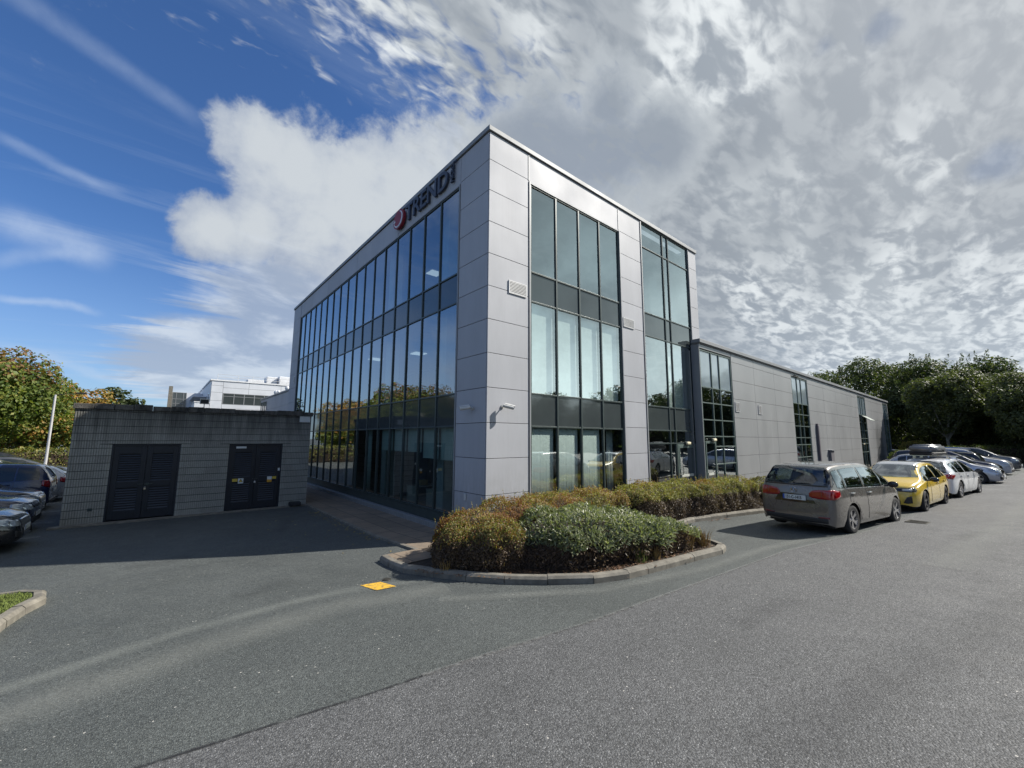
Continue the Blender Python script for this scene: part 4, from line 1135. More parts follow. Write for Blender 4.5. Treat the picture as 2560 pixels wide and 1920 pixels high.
        for s in (-1, 1):
            V_ = sorted([(s*(wz(hi)-.07), hi-.04, hi+.04), (s*(wz(hi)+.03), lo+.26, hi+.03)] if False else [(s*(wz(lo)-.085), lo, hi*.0+lo+.2), (s*(wz(lo)+.03), lo-.02, lo+.10)])
            zs_ = [lo-.02+(hi+.04-lo)*i/8 for i in range(9)]
            rr2.append(('rearz', [(z, s*(wz(z)-.075), s*(wz(z)+.035)) for z in zs_]))
        patch('window_surround', M['gloss_black'], rr2, .0035, 2)
    x0, x1, yw = S['ws']
    n_ = 10; cols = []
    for i in range(n_+1):
        y = -1+2*i/n_; yy = y*yw; bow = .12*(1-y*y)
        cols.append((yy, x0-.02+.10*(1-y*y)*.2, x1-.13+bow))
    # windscreen: map (y, x) via top view
    V = []; 
    C2 = [(yy, a, b2) for yy, a, b2 in cols]
    def ws_patch():
        V = []; F = []; ny = 10
        for (yy, a, b2) in C2:
            for j in range(ny+1):
                x = a+(b2-a)*j/ny; wlim = 1+.10*j/ny
                p_, nn = cast('top', x, yy*wlim); V.append(p_+nn*.005)
        for i in range(len(C2)-1):
            for j in range(ny): a = i*(ny+1)+j; F.append((a, a+1, a+ny+2, a+ny+1))
        return newmesh('windscreen', V, F, M[glass], t_, smooth=True)
    ws_patch()
    if S['rw']:
        lo, hi, wl, wh = S['rw']; cols = []
        for i in range(13):
            y = -1+2*i/12; r_ = 1-abs(y)**6*.12
            cols.append((y, lo+.02*abs(y)**4, hi-.025*abs(y)**4))
        V = []; F = []; ny = 8; NR = []
        for (y, a, b2) in cols:
            for j in range(ny+1):
                z = a+(b2-a)*j/ny; w_ = wl+(wh-wl)*j/ny
                p_, nn = cast('rear', y*w_, z); V.append(p_+nn*.006); NR.append(tuple(nn))
        for i in range(len(cols)-1):
            for j in range(ny): a = i*(ny+1)+j; F.append((a, a+ny+1, a+ny+2, a+1))
        rw = newmesh('rear_window', V, F, M['tint'] if glass != 'carglass' else G, t_, smooth=True)
        V2 = []; F2 = []
        # black surround
        for (y, a, b2) in cols:
            for j in range(ny+1):
                z = (a-.03)+(b2+.045-a+.03)*j/ny; w_ = (wl+.035)+(wh-wl)*j/ny
                p_, nn = cast('rear', y*w_, z); V2.append(p_+nn*.003)
        if glass != 'carglass': newmesh('window_surround', V2, F, M['gloss_black'], t_, smooth=True)
        k = MB(); p_, nn = cast('rear', 0, lo+.02); k.tube(p_+nn*.03+Vector((0,.02,-.015)), p_+nn*.03+Vector((.004,-.36,.0)), .01, .006, 8); k.tube(p_, p_+nn*.04, .02, .015, 8)
        k.build('rear_wiper', M['plastic'], t_)
        # roof spoiler lip
        zt_ = hi+.055; xx = min(p[0] for p in S['top'] if p[1] > zt_-.02)
    else:
        V = []; F = []; ny = 8
        for i in range(11):
            y = -1+2*i/10
            for j in range(ny+1):
                x = -1.66+.05*abs(y)+(.70)*j/ny; w_ = .66-.08*j/ny
                p_, nn = cast('top', x, y*w_); V.append(p_+nn*.005)
        for i in range(10):
            for j in range(ny): a = i*(ny+1)+j; F.append((a, a+1, a+ny+2, a+ny+1))
        newmesh('rear_window', V, F, G, t_, smooth=True)
    if glass == 'carglass':
        H_ = max(z for _, z in S['top'])
        k = MB()
        for y in (-.40,0,.40): k.box(-1.05,-.93,y-.11,y+.11,H_-.50,H_-.27)
        for y in (-.37,.37): k.box(.02,.14,y-.12,y+.12,H_-.44,H_-.20)
        k.box(-1.10,-.92,-.64,.64,.6,H_-.52); k.box(-.02,.15,-.62,-.13,.5,H_-.46); k.box(-.02,.15,.13,.62,.5,H_-.46)
        k.box(-2.0 if shape == 'mpv' else -1.7,1.2,-.7,.7,.55,.62); k.box(.95,1.3,-.66,.66,.6,.97)
        k.build('seats', M['plastic'], t_, bevel=.04)
    # underbody and inner arches
    k = MB(); k.box(-hl+.22, hl-.25, -hw+.17, hw-.17, .16, .62); k.box(-hl+.06, hl-.07, -hw*.62, hw*.62, .21, .5)
    k.build('underbody', M['plastic'], t_)
    # sill / lower bumpers in plastic
    zr = [(y, .25+.03*abs(y), .37) for y in (-.70,-.5,-.2,.2,.5,.70)]
    patch('rear_lower_bumper', M['plastic'], [('rear', zr)], .006, 3)
    tl = beltz(-hl)-.02
    # lamps
    if tail == 'wide':
        sides = []
        for s in (1, -1):
            cols = [(s*.335, tl-.165, tl-.09), (s*.40, tl-.19, tl-.03), (s*.55, tl-.20, tl-.0), (s*(hw*.90), tl-.20, tl+.01)]
            sc_ = [(-hl+.02, tl-.20, tl+.01), (-hl+.16, tl-.195, tl+.01), (-hl+.33, tl-.13, tl-.02)]
            patch('tail_light', M['lampred'], [('rear', cols), ('left' if s > 0 else 'right', sc_)], .012, 5)
            patch('tail_light_band', M['lampred2'], [('rear', [(s*.60, tl-.16, tl-.01), (s*.61, tl-.16, tl-.01)])], .016, 4)
    elif tail == 'slim':
        for s in (1, -1):
            cols = [(s*.38, tl-.07, tl-.03), (s*.6, tl-.10, tl-.015), (s*(hw*.88), tl-.15, tl+.0)]
            sc_ = [(-hl+.015, tl-.165, tl+.0), (-hl+.14, tl-.18, tl-.005), (-hl+.38, tl-.06, tl-.03)]
            patch('tail_light', M['lampred'], [('rear', cols), ('left' if s > 0 else 'right', sc_)], .012, 5)
    else:
        for s in (1, -1):
            cols = [(s*.50, tl-.20, tl-.02), (s*(hw*.88), tl-.20, tl+.06)]
            sc_ = [(-hl+.015, tl-.20, tl+.06), (-hl+.20, tl-.12, tl+.04)]
            patch('tail_light', M['lampred'], [('rear', cols), ('left' if s > 0 else 'right', sc_)], .010, 5)
    nz = beltz(hl)+.02
    for s in (1, -1):
        if front == 'visor':
            cols = [(s*.36, nz+.0, nz+.10), (s*(hw*.80), nz-.01, nz+.11)]
            sc_ = [(hl-.14, nz-.01, nz+.12), (hl-.30, nz+.02, nz+.14)]
        else:
            cols = [(s*.44, nz-.01, nz+.08), (s*.58, nz-.03, nz+.11), (s*(hw*.80), nz-.02, nz+.14)]
            sc_ = [(hl-.16, nz-.02, nz+.15), (hl-.40, nz+.07, nz+.16)]
        hl_ = patch('headlight', M['headlamp'] if front != 'visor' else M['gloss_black'], [('front', cols), ('left' if s > 0 else 'right', sc_)], .010, 5)
        if front == 'visor':
            patch('light_strip', M['headlamp'], [('front', [(s*.50, nz+.02, nz+.07), (s*.70, nz+.02, nz+.085)])], .016, 3, parent=hl_)
            patch('air_intake', M['plastic'], [('front', [(s*.52,.30,.33), (s*.60,.29,.48), (s*.70,.31,.52)])], .012, 4)
    if front == 'visor':
        patch('grille', M['gloss_black'], [('front', [(-.36, nz+.0, nz+.10), (.36, nz+.0, nz+.10)])], .008, 4)
        patch('lower_grille', M['plastic'], [('front', [(-.44,.27,.40), (.44,.27,.40)])], .010, 4)
    elif front == 'big':
        patch('grille', M['gloss_black'], [('front', [(-.40, nz-.02, nz+.08), (-.46, nz-.02, nz+.08)][::-1]+[(-.30,.30,nz+.10),(.30,.30,nz+.10),(.42, nz-.05, nz+.08)])], .010, 6)
        for s in (1, -1): patch('air_intake', M['plastic'], [('front', [(s*.48,.28,.40), (s*.68,.30,.46)])], .010, 4)
    else:
        patch('grille', M['plastic'], [('front', [(-.38, nz+.0, nz+.07), (.38, nz+.0, nz+.07)])], .010, 4)
        patch('lower_grille', M['plastic'], [('front', [(-.55,.27,.40), (-.4,.26,.44), (.4,.26,.44), (.55,.27,.40)])], .010, 4)
    # plates
    p_, nn = cast('rear', 0, rear_plate_z)
    pl = thing
    def number_plate(x, z, sgn, text):
        k = MB(); a, b_ = sorted((x, x+sgn*.012)); k.box(a, b_, -.26, .26, z-.055, z+.055); P_ = k.build('number_plate', M['plate_w'], t_)
        k = MB(); a, b_ = sorted((x+sgn*.0122, x+sgn*.0135))
        ys = (.215,.259) if sgn < 0 else (-.259,-.215)
        k.box(a, b_, ys[0], ys[1], z-.054, z+.054); k.build('blue_band', M['plate_b'], P_)
        if text:
            vs, fs = textmesh(text, .105, .0006, .0035)
            x0_ = min(q.x for q in vs); x1_ = max(q.x for q in vs); y0_ = min(q.y for q in vs); y1_ = max(q.y for q in vs)
            sx_ = .36/(x1_-x0_); sy_ = .075/(y1_-y0_)
            out = [(x+sgn*(.0130+(q.z > 0)*.0008), -sgn*(-1)*(((q.x-x0_)*sx_)-.155)*-1 if False else (-(-1 if sgn < 0 else 1)*-1)*0+((.19-(q.x-x0_)*sx_) if sgn < 0 else (-.19+(q.x-x0_)*sx_)), z-.038+(q.y-y0_)*sy_) for q in vs]
            newmesh('plate_number', out, fs, M['blk'], P_)
    number_plate(p_.x-.012, rear_plate_z, -1, plate)
    p2, _ = cast('front', 0, .46); number_plate(p2.x+.008, .46, 1, None)
    # mirrors
    xm = S['win'][-1][0]+.16; zm = beltz(xm)+.06
    for ax, s in (('left',1),('right',-1)):
        p_, nn = cast(ax, xm, beltz(xm)+.01)
        k = MB(); k.tube((xm, p_.y-.02*s, zm-.03), (xm+.01, p_.y+.10*s, zm-.01), .022, .02, 8)
        mo = k.build('mirror_arm', M['plastic'], t_)
        bm = bmesh.new(); bmesh.ops.create_icosphere(bm, subdivisions=3, radius=1)
        for q in bm.verts:
            q.co = Vector((q.co.x*.075 if q.co.x > 0 else q.co.x*.03, q.co.y*.115, q.co.z*.078))
        me = bpy.data.meshes.new('mirror'); bm.to_mesh(me); bm.free(); me.materials.append(mirror or M['gloss_black'])
        for q in me.polygons: q.use_smooth = True
        o = bpy.data.objects.new('mirror', me); COL.objects.link(o); o.parent = t_; o.location = (xm, p_.y+.17*s, zm+.015)
    # wheels
    def wheel_meshes(r):
        seg = 40; V = []; F = []
        prof = [(-.10, r*.66), (-.108, r*.80), (-.10, r*.94), (-.08, r*.99), (.08, r*.99), (.10, r*.94), (.108, r*.80), (.10, r*.66)]
        for i in range(seg):
            a = 2*PI*i/seg
            for (y, rr) in prof: V.append((rr*math.cos(a), y, rr*math.sin(a)))
        k_ = len(prof)
        for i in range(seg):
            j = (i+1) % seg
            for q in range(k_-1): F.append((i*k_+q, i*k_+q+1, j*k_+q+1, j*k_+q))
        rimb = MB(); R0 = r*.68
        seg2 = 36
        for (ya, ra, yb, rb) in ((-.098, R0, -.098, R0*.93), (-.098, R0*.93, -.02, R0*.90), (-.02, R0*.90, -.02, .0)):
            for i in range(seg2):
                a, b_ = 2*PI*i/seg2, 2*PI*(i+1)/seg2
                rimb.cur = 1 if rb == 0 else 0
                rimb.quad((ra*math.cos(a), ya, ra*math.sin(a)), (ra*math.cos(b_), ya, ra*math.sin(b_)), (rb*math.cos(b_), yb, rb*math.sin(b_)), (rb*math.cos(a), yb, rb*math.sin(a)))
        rimb.cur = 0
        for i in range(10):
            a = 2*PI*(i//2)/5+(.13 if i % 2 else -.13)+.3; u = Vector((math.cos(a),0,math.sin(a))); w_ = Vector((-u.z,0,u.x))
            p0, p1 = u*.045, u*R0*.94; n0 = len(rimb.v)
            for (p_, hw_, y0_, y1_) in ((p0, .016, -.075, -.03), (p1, .020, -.092, -.03)):
                for (s1, yy) in ((-1,y0_),(1,y0_),(1,y1_),(-1,y1_)): q = p_+w_*hw_*s1; rimb.v.append((q.x, yy, q.z))
            for q in range(4): rr_ = (q+1) % 4; rimb.f.append((n0+q, n0+rr_, n0+4+rr_, n0+4+q)); rimb.m.append(0)
        rimb.tube((0,-.085,0),(0,-.03,0),.055,.06,16)
        return V, F, rimb
    V, F, rb = wheel_meshes(S['r'])
    wproto = None
    for wx in (S['xr'], S['xf']):
        for s in (-1, 1):
            if wproto is None:
                w = newmesh('wheel', V, F, M['tyre'], t_, smooth=True, sharp=50)
                rm = rb.build('rim', None, w, mats=[M[rims], M['plastic']]); wproto = w
            else:
                w = wproto.copy(); COL.objects.link(w); rm = wproto.children[0].copy(); COL.objects.link(rm); rm.parent = w; w.parent = t_
            w.location = (wx, s*(hw-.125), S['r']); w.rotation_euler = (0, R_.uniform(0, 1), 0) if s < 0 else (0, 0, PI)
            w['_s'] = 0; del w['_s']
    # arch liners
    k = MB()
    for wx in (S['xr'], S['xf']):
        for s in (-1, 1):
            ra = S['r']+.05
            for i in range(14):
                a, b_ = PI*i/14, PI*(i+1)/14
                y0_, y1_ = s*(hw-.05), s*(hw-.36)
                k.quad((wx+ra*math.cos(a), y0_, S['r']+ra*math.sin(a)), (wx+ra*math.cos(b_), y0_, S['r']+ra*math.sin(b_)), (wx+ra*math.cos(b_), y1_, S['r']+ra*math.sin(b_)), (wx+ra*math.cos(a), y1_, S['r']+ra*math.sin(a)))
    k.build('wheel_arch_liner', M['plastic'], t_)
    if rails:
        k = MB()
        for s in (-1, 1):
            for i in range(10):
                xa = -1.75+i*.22; xb = xa+.22
                k.tube((xa, s*(S['wr']-.03), topz(xa)+.05), (xb, s*(S['wr']-.03), topz(xb)+.05), .016, seg=6)
            for xa in (-1.75,-.6,.45): k.tube((xa, s*(S['wr']-.03), topz(xa)-.03), (xa, s*(S['wr']-.03), topz(xa)+.05), .018, seg=6)
        k.build('roof_rail', M['chromecar'], t_)
    t_['_'] = 0; del t_['_']
    return t_, cast, patch
GR = 'cars parked along the kerb in front of the building'
GL = 'cars parked in the shaded car park on the left'
GROUNDS = lambda x, y: (x, y, zg(y)+.004)
P = {}
P['taupe'] = mk_paint('taupe_grey_paint', (.150,.140,.128), .40, .26)
P['yellow'] = mk_paint('mustard_gold_paint', (.62,.43,.050), .0)
P['white'] = mk_paint('white_paint', (.66,.67,.68), .0)
P['silver'] = mk_paint('silver_paint', (.42,.43,.47), .6)
P['navy'] = mk_paint('navy_paint', (.008,.012,.038), .0)
P['black'] = mk_paint('black_paint', (.007,.007,.009), .0)
P['blue'] = mk_paint('blue_paint', (.006,.018,.070), .0)
P['grey'] = mk_paint('grey_paint', (.12,.125,.13), .5)
P['pale'] = mk_paint('pale_sky_reflection', (.42,.43,.45), .2)

vw, cast, patch = make_car('parked_car', 'mpv', P['taupe'], GROUNDS(8.12,-5.30), -.165, 'taupe grey people carrier seen from behind, nearest parked car beside the hedge', GR, plate='151-C-1415', tail='wide', front='plain', glass='carglass', rear_plate_z=.79, extras=('chromehandle',))
# tailgate details: emblem ring with letters, number recess, chrome trim, filler cap, reflectors
p_, n_ = cast('rear', 0, .965)
eb = MB()
for i in range(24):
    a, b_ = 2*PI*i/24, 2*PI*(i+1)/24
    eb.tube((p_.x-.016, .062*math.cos(a), .965+.062*math.sin(a)), (p_.x-.016, .062*math.cos(b_), .965+.062*math.sin(b_)), .006, seg=6)
def stroke(a, b_): eb.tube((p_.x-.018, a[0]*-1, .965+a[1]), (p_.x-.018, b_[0]*-1, .965+b_[1]), .0055, seg=6)
stroke((-.026,.052),(0,.008)); stroke((0,.008),(.026,.052))
stroke((-.050,.030),(-.024,-.044)); stroke((-.024,-.044),(0,.002)); stroke((0,.002),(.024,-.044)); stroke((.024,-.044),(.050,.030))
eb.build('badge', M['chromecar'], vw)
for s in (1, -1):
    patch('reflector', M['lampred2'], [('rear', [(s*.50,.375,.40),(s*.74,.38,.42)])], .012, 2)
patch('bumper_crease', P['taupe'], [('rear', [(-.80,.455,.475),(0,.455,.475),(.80,.455,.475)])], .014, 2)
patch('tailgate_recess', M['tint'], [('rear', [(-.46,.68,.70),(-.36,.68,.87),(.36,.68,.87),(.46,.68,.70)])], .0015, 4)
patch('fuel_flap', P['taupe'], [('right', [(-1.30,.80,.80+.001),(-1.27,.73,.87),(-1.20,.71,.89),(-1.13,.73,.87),(-1.10,.80,.801)])], .008, 5)
patch('window_trim', M['chromecar'], [('right', [(-1.5,1.025,1.040),(1.1,.955,.970)])], .012, 2); patch('window_trim', M['chromecar'], [('left', [(-1.5,1.025,1.040),(1.1,.955,.970)])], .012, 2)
yel, cast, patch = make_car('parked_car', 'hatch', P['yellow'], GROUNDS(13.55,-6.00), PI-.095, 'mustard yellow hatchback with a sky reflection painted pale on its roof, facing the viewer, second car from the corner', GR, front='visor', rims='rimdark', glass='carglass')
V = []; 
patch('roof_reflection', P['pale'], [('top', [(-1.45,-.50,.50),(-1.2,-.53,.53),(.25,-.53,.53),(.42,-.54,.54)])], .004, 10)  # sky reflection on the yellow roof, painted as a pale patch
wht, cast, patch = make_car('parked_car', 'hatch', P['white'], GROUNDS(18.72,-6.58), -.15, 'white hatchback with slim red tail lights, roof bars and a roof box on top', GR, tail='slim', glass='carglass')
k = MB()
for x in (-.75,.15):
    k.box(x-.03,x+.03,-.80,.80,1.545,1.575); 
    for s in (-1,1): k.box(x-.04,x+.04,s*.50-.05,s*.50+.05,1.40,1.545)
k.build('roof_bar', M['chromecar'], wht)
rbx = thing('roof_box', (0,0,0), 'long dark roof box with a grey lid carried on the white hatchback', 'roof box')
rbx.matrix_world = Matrix.Translation(GROUNDS(18.72,-6.58)) @ Matrix.Rotation(-.15, 4, 'Z') @ Matrix.Translation((-.15,.22,1.58))
bm = bmesh.new(); bmesh.ops.create_cube(bm, size=1)
for q in bm.verts: q.co = Vector((q.co.x*1.95, q.co.y*.80, q.co.z*.16+.08))
bmesh.ops.bevel(bm, geom=bm.edges[:], offset=.06, segments=3, affect='EDGES')
me = bpy.data.meshes.new('base'); bm.to_mesh(me); bm.free(); me.materials.append(M['plastic']); o = bpy.data.objects.new('base', me); COL.objects.link(o); o.parent = rbx
bm = bmesh.new(); bmesh.ops.create_cube(bm, size=1)
for q in bm.verts:
    top = q.co.z > 0; q.co = Vector((q.co.x*(1.75 if top else 1.97), q.co.y*(.62 if top else .82), .44 if top else .145))
bmesh.ops.bevel(bm, geom=bm.edges[:], offset=.07, segments=4, affect='EDGES')
me = bpy.data.meshes.new('lid'); bm.to_mesh(me); bm.free(); me.materials.append(simple('roof_box_grey', (.13,.14,.155), .35, coat=.5)); o = bpy.data.objects.new('lid', me); COL.objects.link(o); o.parent = rbx
for q in me.polygons: q.use_smooth = True

make_car('parked_car', 'hatch', P['silver'], GROUNDS(26.5,-6.15), -PI/2-.09, 'silver hatchback parked nose out just beyond the white hatchback', GR, front='big')
make_car('parked_car', 'suv', P['navy'], GROUNDS(29.2,-6.05), -PI/2-.09, 'dark navy car parked nose out behind the silver hatchback', GR, front='big')
make_car('parked_car', 'estate', P['black'], GROUNDS(31.9,-5.2), PI/2-.09, 'black estate car parked tail out with its red light showing', GR, rails=True, scale=1.05)
make_car('parked_car', 'suv', P['pale'], GROUNDS(34.6,-6.45), -PI/2-.09, 'pale grey car with roof rails parked nose out beyond the black estate', GR, rails=True, front='plain')
make_car('parked_car', 'suv', P['white'], GROUNDS(37.4,-6.2), -PI/2-.09, 'white car with roof rails second from the far end of the kerb row', GR, rails=True)
make_car('parked_car', 'suv', P['grey'], GROUNDS(40.9,-6.9), -PI/2-.09, 'dark grey car at the far right end of the kerb row', GR, front='big')
make_car('parked_car', 'hatch', P['silver'], GROUNDS(58,.5), PI/2, 'far silver car under the trees past the end of the low wing', None)

make_car('parked_car', 'saloon', P['black'], GROUNDS(-10.95,6.95), 0, 'black saloon nose out at the left edge, nearest the grass island', GL, front='big')
make_car('parked_car', 'hatch', P['navy'], GROUNDS(-10.95,9.45), 0, 'dark blue hatchback nose out behind the black saloon', GL)
make_car('parked_car', 'hatch', P['black'], GROUNDS(-11.2,11.95), 0, 'black car nose out between the dark blue hatchback and the bright blue car', GL, front='big')
make_car('parked_car', 'suv', P['blue'], GROUNDS(-11.35,14.45), PI, 'bright blue car parked tail out in the shaded row', GL)
make_car('parked_car', 'hatch', P['pale'], GROUNDS(-11.2,17.2), PI, 'pale grey hatchback parked tail out beside the substation edge', GL)
make_car('parked_car', 'saloon', P['black'], GROUNDS(-11.4,20.2), 0, 'black saloon in front of the white estate in the left car park', GL)
make_car('parked_car', 'estate', P['white'], GROUNDS(-12.6,23.8), 0, 'white estate car seen side on at the foot of the light pole', GL, glass='tint2')
make_car('parked_car', 'estate', P['grey'], GROUNDS(-12.4,27.2), 0, 'grey estate car just beyond the white estate', GL)
make_car('parked_car', 'suv', P['black'], GROUNDS(-14.2,33.5), 0, 'black off-roader in front of the yellow green hedge', GL)
make_car('parked_car', 'suv', P['silver'], GROUNDS(-22.2,46), -.9, 'small silver car far off under the big tree', None)
# ------------------------------------------------------------------ tuning
SUN = 5.0; SKY = .085; SKYC = (.66,1.0,1.45); EXPO = 0.48; SKYMUL = .80
CUM = [((.097,.842,.531),.11),((.165,.854,.493),.17),((.266,.834,.484),.22),((.381,.77,.511),.22),((.116,.905,.409),.11),((.214,.889,.406),.17),((.434,.708,.556),.18),((.192,.924,.331),.07),((.305,.871,.386),.2),((.045,.918,.39),.09)]
LOW = [((.17,.957,.234),.22),((.113,.98,.161),.24),((.055,.988,.146),.2),((.214,.966,.142),.26)]
GREY = [((.585,.545,.600),.22),((.655,.475,.590),.24),((.70,.40,.59),.16),((.52,.62,.585),.16),((.62,.44,.65),.15)]
GAPS = [((.785,.060,.621),.045),((.765,.125,.63),.035),((.910,-.035,.408),.06)]
STREAKS = [((-.229,.783,.578),(.014,.844,.536),.022,.22),((-.216,.881,.421),(-.083,.91,.407),.016,.30),((-.213,.925,.316),(-.087,.951,.298),.040,.6),((-.211,.943,.259),(-.114,.948,.297),.016,.35),((-.208,.956,.207),(-.096,.974,.205),.010,.5),((-.203,.969,.139),(-.001,.997,.079),.012,.35)]

# ------------------------------------------------------------------ vegetation
def mk_leaf(name, stops, rough=.55, trans=.35, spec=.4, objvar=True):
    m = NT(name)
    ri = m.n('ShaderNodeNewGeometry').outputs['Random Per Island']
    g = m.geo(); big = m.noise(g, .55, 3)
    f = m.math('ADD', m.math('MULTIPLY', ri, .62), m.math('MULTIPLY', m.mr(big, .3, .7), .38))
    c = m.ramp(f, stops)
    p = m.pbr(c, rough, 0, spec=spec)
    tr = m.n('ShaderNodeBsdfTranslucent', ins={'Color': m.mix(1., c, (1.3,1.5,.6), 'MULTIPLY')})
    mx = m.n('ShaderNodeMixShader', ins={0: trans, 1: p.outputs[0], 2: tr.outputs[0]})
    m.l(mx.outputs[0], m.out.inputs[0]); return m.mat
M['lf_green'] = mk_leaf('leaf_maple_green', [(0,(0.042,0.076,0.019)),(.45,(0.095,0.142,0.030)),(.75,(0.190,0.218,0.042)),(1,(0.323,0.275,0.057))])
M['lf_orange'] = mk_leaf('leaf_turning', [(0,(0.080,0.088,0.022)),(.4,(0.224,0.176,0.035)),(.7,(0.384,0.192,0.048)),(1,(0.480,0.256,0.072))])
M['lf_top'] = mk_leaf('leaf_rust', [(0,(0.090,0.053,0.030)),(.5,(0.195,0.105,0.045)),(1,(0.300,0.195,0.060))])
M['lf_dark'] = mk_leaf('leaf_dark', [(0,(.024,.036,.016)),(.5,(.050,.070,.026)),(1,(.105,.125,.042))], trans=.35)
M['lf_alder'] = mk_leaf('leaf_alder', [(0,(.040,.052,.022)),(.5,(.085,.100,.038)),(1,(.165,.172,.064))], trans=.38)
M['bark'] = simple('bark', (.095,.085,.070), .9, var=.35, vscale=4, bump=.8)
M['birch'] = simple('pale_bark', (.26,.25,.21), .85, var=.35, vscale=5, bump=.6)
def rvec(rr):
    z = rr.uniform(-1, 1); a = rr.uniform(0, 2*PI); s = math.sqrt(1-z*z); return Vector((s*math.cos(a), s*math.sin(a), z))
def crown_mesh(seed, blobs, n, size, mats, matfn=None, spikes=0, thr=.42):
    rr = random.Random(seed); V = []; F = []; FM = []
    wts = [b_[1][0]*b_[1][1]+b_[1][2]*b_[1][0] for b_ in blobs]; tot = sum(wts)
    off = Vector((seed*7.3, seed*3.1, 0))
    zmin = min(c[2]-r[2] for c, r in blobs); zmax = max(c[2]+r[2] for c, r in blobs)
    k = 0; tries = 0
    while k < n and tries < n*6:
        tries += 1
        t = rr.uniform(0, tot); i = 0
        while t > wts[i] and i < len(wts)-1: t -= wts[i]; i += 1
        c, r = blobs[i]; d = rvec(rr); rad = 1-abs(rr.gauss(0, .16))
        if rr.random() < .25: rad = rr.uniform(.2, .9)
        lump = 1+.16*noise.noise(Vector((d.x*2.3, d.y*2.3, d.z*2.3))+off+Vector((i*5,0,0)))*2
        p = Vector((c[0]+d.x*r[0]*rad*lump, c[1]+d.y*r[1]*rad*lump, c[2]+d.z*r[2]*rad*lump))
        q = p*1.15+off
        if noise.noise(q)*.5+.5 < thr-.05*rr.random() : continue
        k += 1
        nrm = (d*1.0+rvec(rr)*.9+Vector((0,0,.35))).normalized()
        u = nrm.cross(rvec(rr)).normalized(); w_ = nrm.cross(u); s = size*rr.uniform(.55, 1.35)
        n0 = len(V); bend = nrm*s*.25
        V += [p-u*s*.9, p-w_*s*.55-bend*.2, p+u*s*.9-bend, p+w_*s*.55-bend*.2]
        F.append((n0, n0+1, n0+2, n0+3)); FM.append(matfn(p, rr, zmin, zmax) if matfn else 0)
    return V, F, FM
def tree(name, loc, label, blobs, n, size, mats, trunk, seed=1, matfn=None, bark='bark', group=None, tr=.18, thr=.42, limbs=7, spikes=0):
    t_ = thing(name, loc, label, 'tree', 0, group)
    V, F, FM = crown_mesh(seed, blobs, n, size, mats, matfn, thr=thr)
    rr = random.Random(seed+50)
    top = max(c[2]+r[2] for c, r in blobs)
    # upright whips above the outline
    for s_ in range(spikes):
        c, r = rr.choice(blobs); a = rr.uniform(0, 2*PI); base = Vector((c[0]+math.cos(a)*r[0]*rr.uniform(0,.8), c[1]+math.sin(a)*r[1]*rr.uniform(0,.8), c[2]+r[2]*.75))
        hgt = rr.uniform(.8, 2.2); lean = Vector((rr.uniform(-.3,.3), rr.uniform(-.3,.3), 1)).normalized()
        for q in range(80):
            t = rr.random(); p = base+lean*hgt*t+rvec(rr)*.34*(1-t)**.7; u = rvec(rr); w_ = u.cross(rvec(rr)).normalized(); s = size*rr.uniform(.35,.7)
            n0 = len(V); V += [p-u*s, p-w_*s*.5, p+u*s, p+w_*s*.5]; F.append((n0,n0+1,n0+2,n0+3)); FM.append(0)
    newmesh('crown', V, F, None, t_, mats=mats, fmat=FM)
    k = MB(); x, y, h = 0, 0, trunk
    k.tube((0,0,-.1),(.05,.03,h*.5), tr, tr*.85, 10, False); k.tube((.05,.03,h*.5),(0,.08,h), tr*.85, tr*.7, 10, False)
    for i in range(limbs):
        c, r = blobs[i % len(blobs)]; e = Vector((c[0]+rr.uniform(-.5,.5)*r[0], c[1]+rr.uniform(-.5,.5)*r[1], c[2]+rr.uniform(-.2,.6)*r[2]))
        s0 = Vector((.02,.06,h*rr.uniform(.75,1))); mid = s0.lerp(e, .5)+Vector((rr.uniform(-.2,.2), rr.uniform(-.2,.2), .1))
        k.tube(s0, mid, tr*.5, tr*.32, 7, False); k.tube(mid, e, tr*.32, tr*.08, 6, False)
    k.build('trunk', M[bark], t_, smooth=True)
    return t_
def rust_top(p, rr, z0, z1): return 1 if (p.z-z0)/(z1-z0)+rr.uniform(-.25,.2) > .80 else 0
def round_blobs(R, H, seed, n=9, squash=.9, base=2.2):
    rr = random.Random(seed); L = [((0,0,(H+base)/2), (R*.72,R*.72,(H-base)/2*.92))]
    for i in range(n):
        a = 2*PI*i/n*2.4+rr.uniform(-.3,.3); h = base+(H-base)*(.22+.6*rr.random()); f = math.sqrt(max(.05, 1-((h-(H+base)/2)/((H-base)/2))**2))
        rb = R*rr.uniform(.32,.46); L.append(((math.cos(a)*R*.62*f, math.sin(a)*R*.62*f, h), (rb, rb, rb*squash)))
    L.append(((rr.uniform(-.3,.3)*R, rr.uniform(-.3,.3)*R, H-R*.33), (R*.42,R*.42,R*.36)))
    return L
GT = 'broad trees behind the left car park'
tree('maple_tree', (-17.2,38.5,-.5), 'broad green tree with a rusty top at the left edge of the photo', round_blobs(5.6,8.9,3,12,base=1.0), 34000, .145, [M['lf_green'],M['lf_top']], 2.6, 3, rust_top, tr=.3, thr=.38)
tree('maple_tree', (-23.5,38,-.5), 'green tree at the far left behind the broad rusty topped one', round_blobs(5,8.6,5,10,base=1.0), 16000, .16, [M['lf_green'],M['lf_top']], 2.6, 5, rust_top, tr=.3, thr=.38)
tree('maple_tree', (-14.6,52,-.5), 'rounded tree with orange autumn leaves above the substation roof', round_blobs(5.2,7.9,6,11,base=1.0), 22000, .17, [M['lf_orange'],M['lf_green']], 2.2, 6, lambda p, rr, a, b_: 0 if (p.z-a)/(b_-a)+rr.uniform(-.3,.3) > .55 else 1, tr=.25, thr=.38)
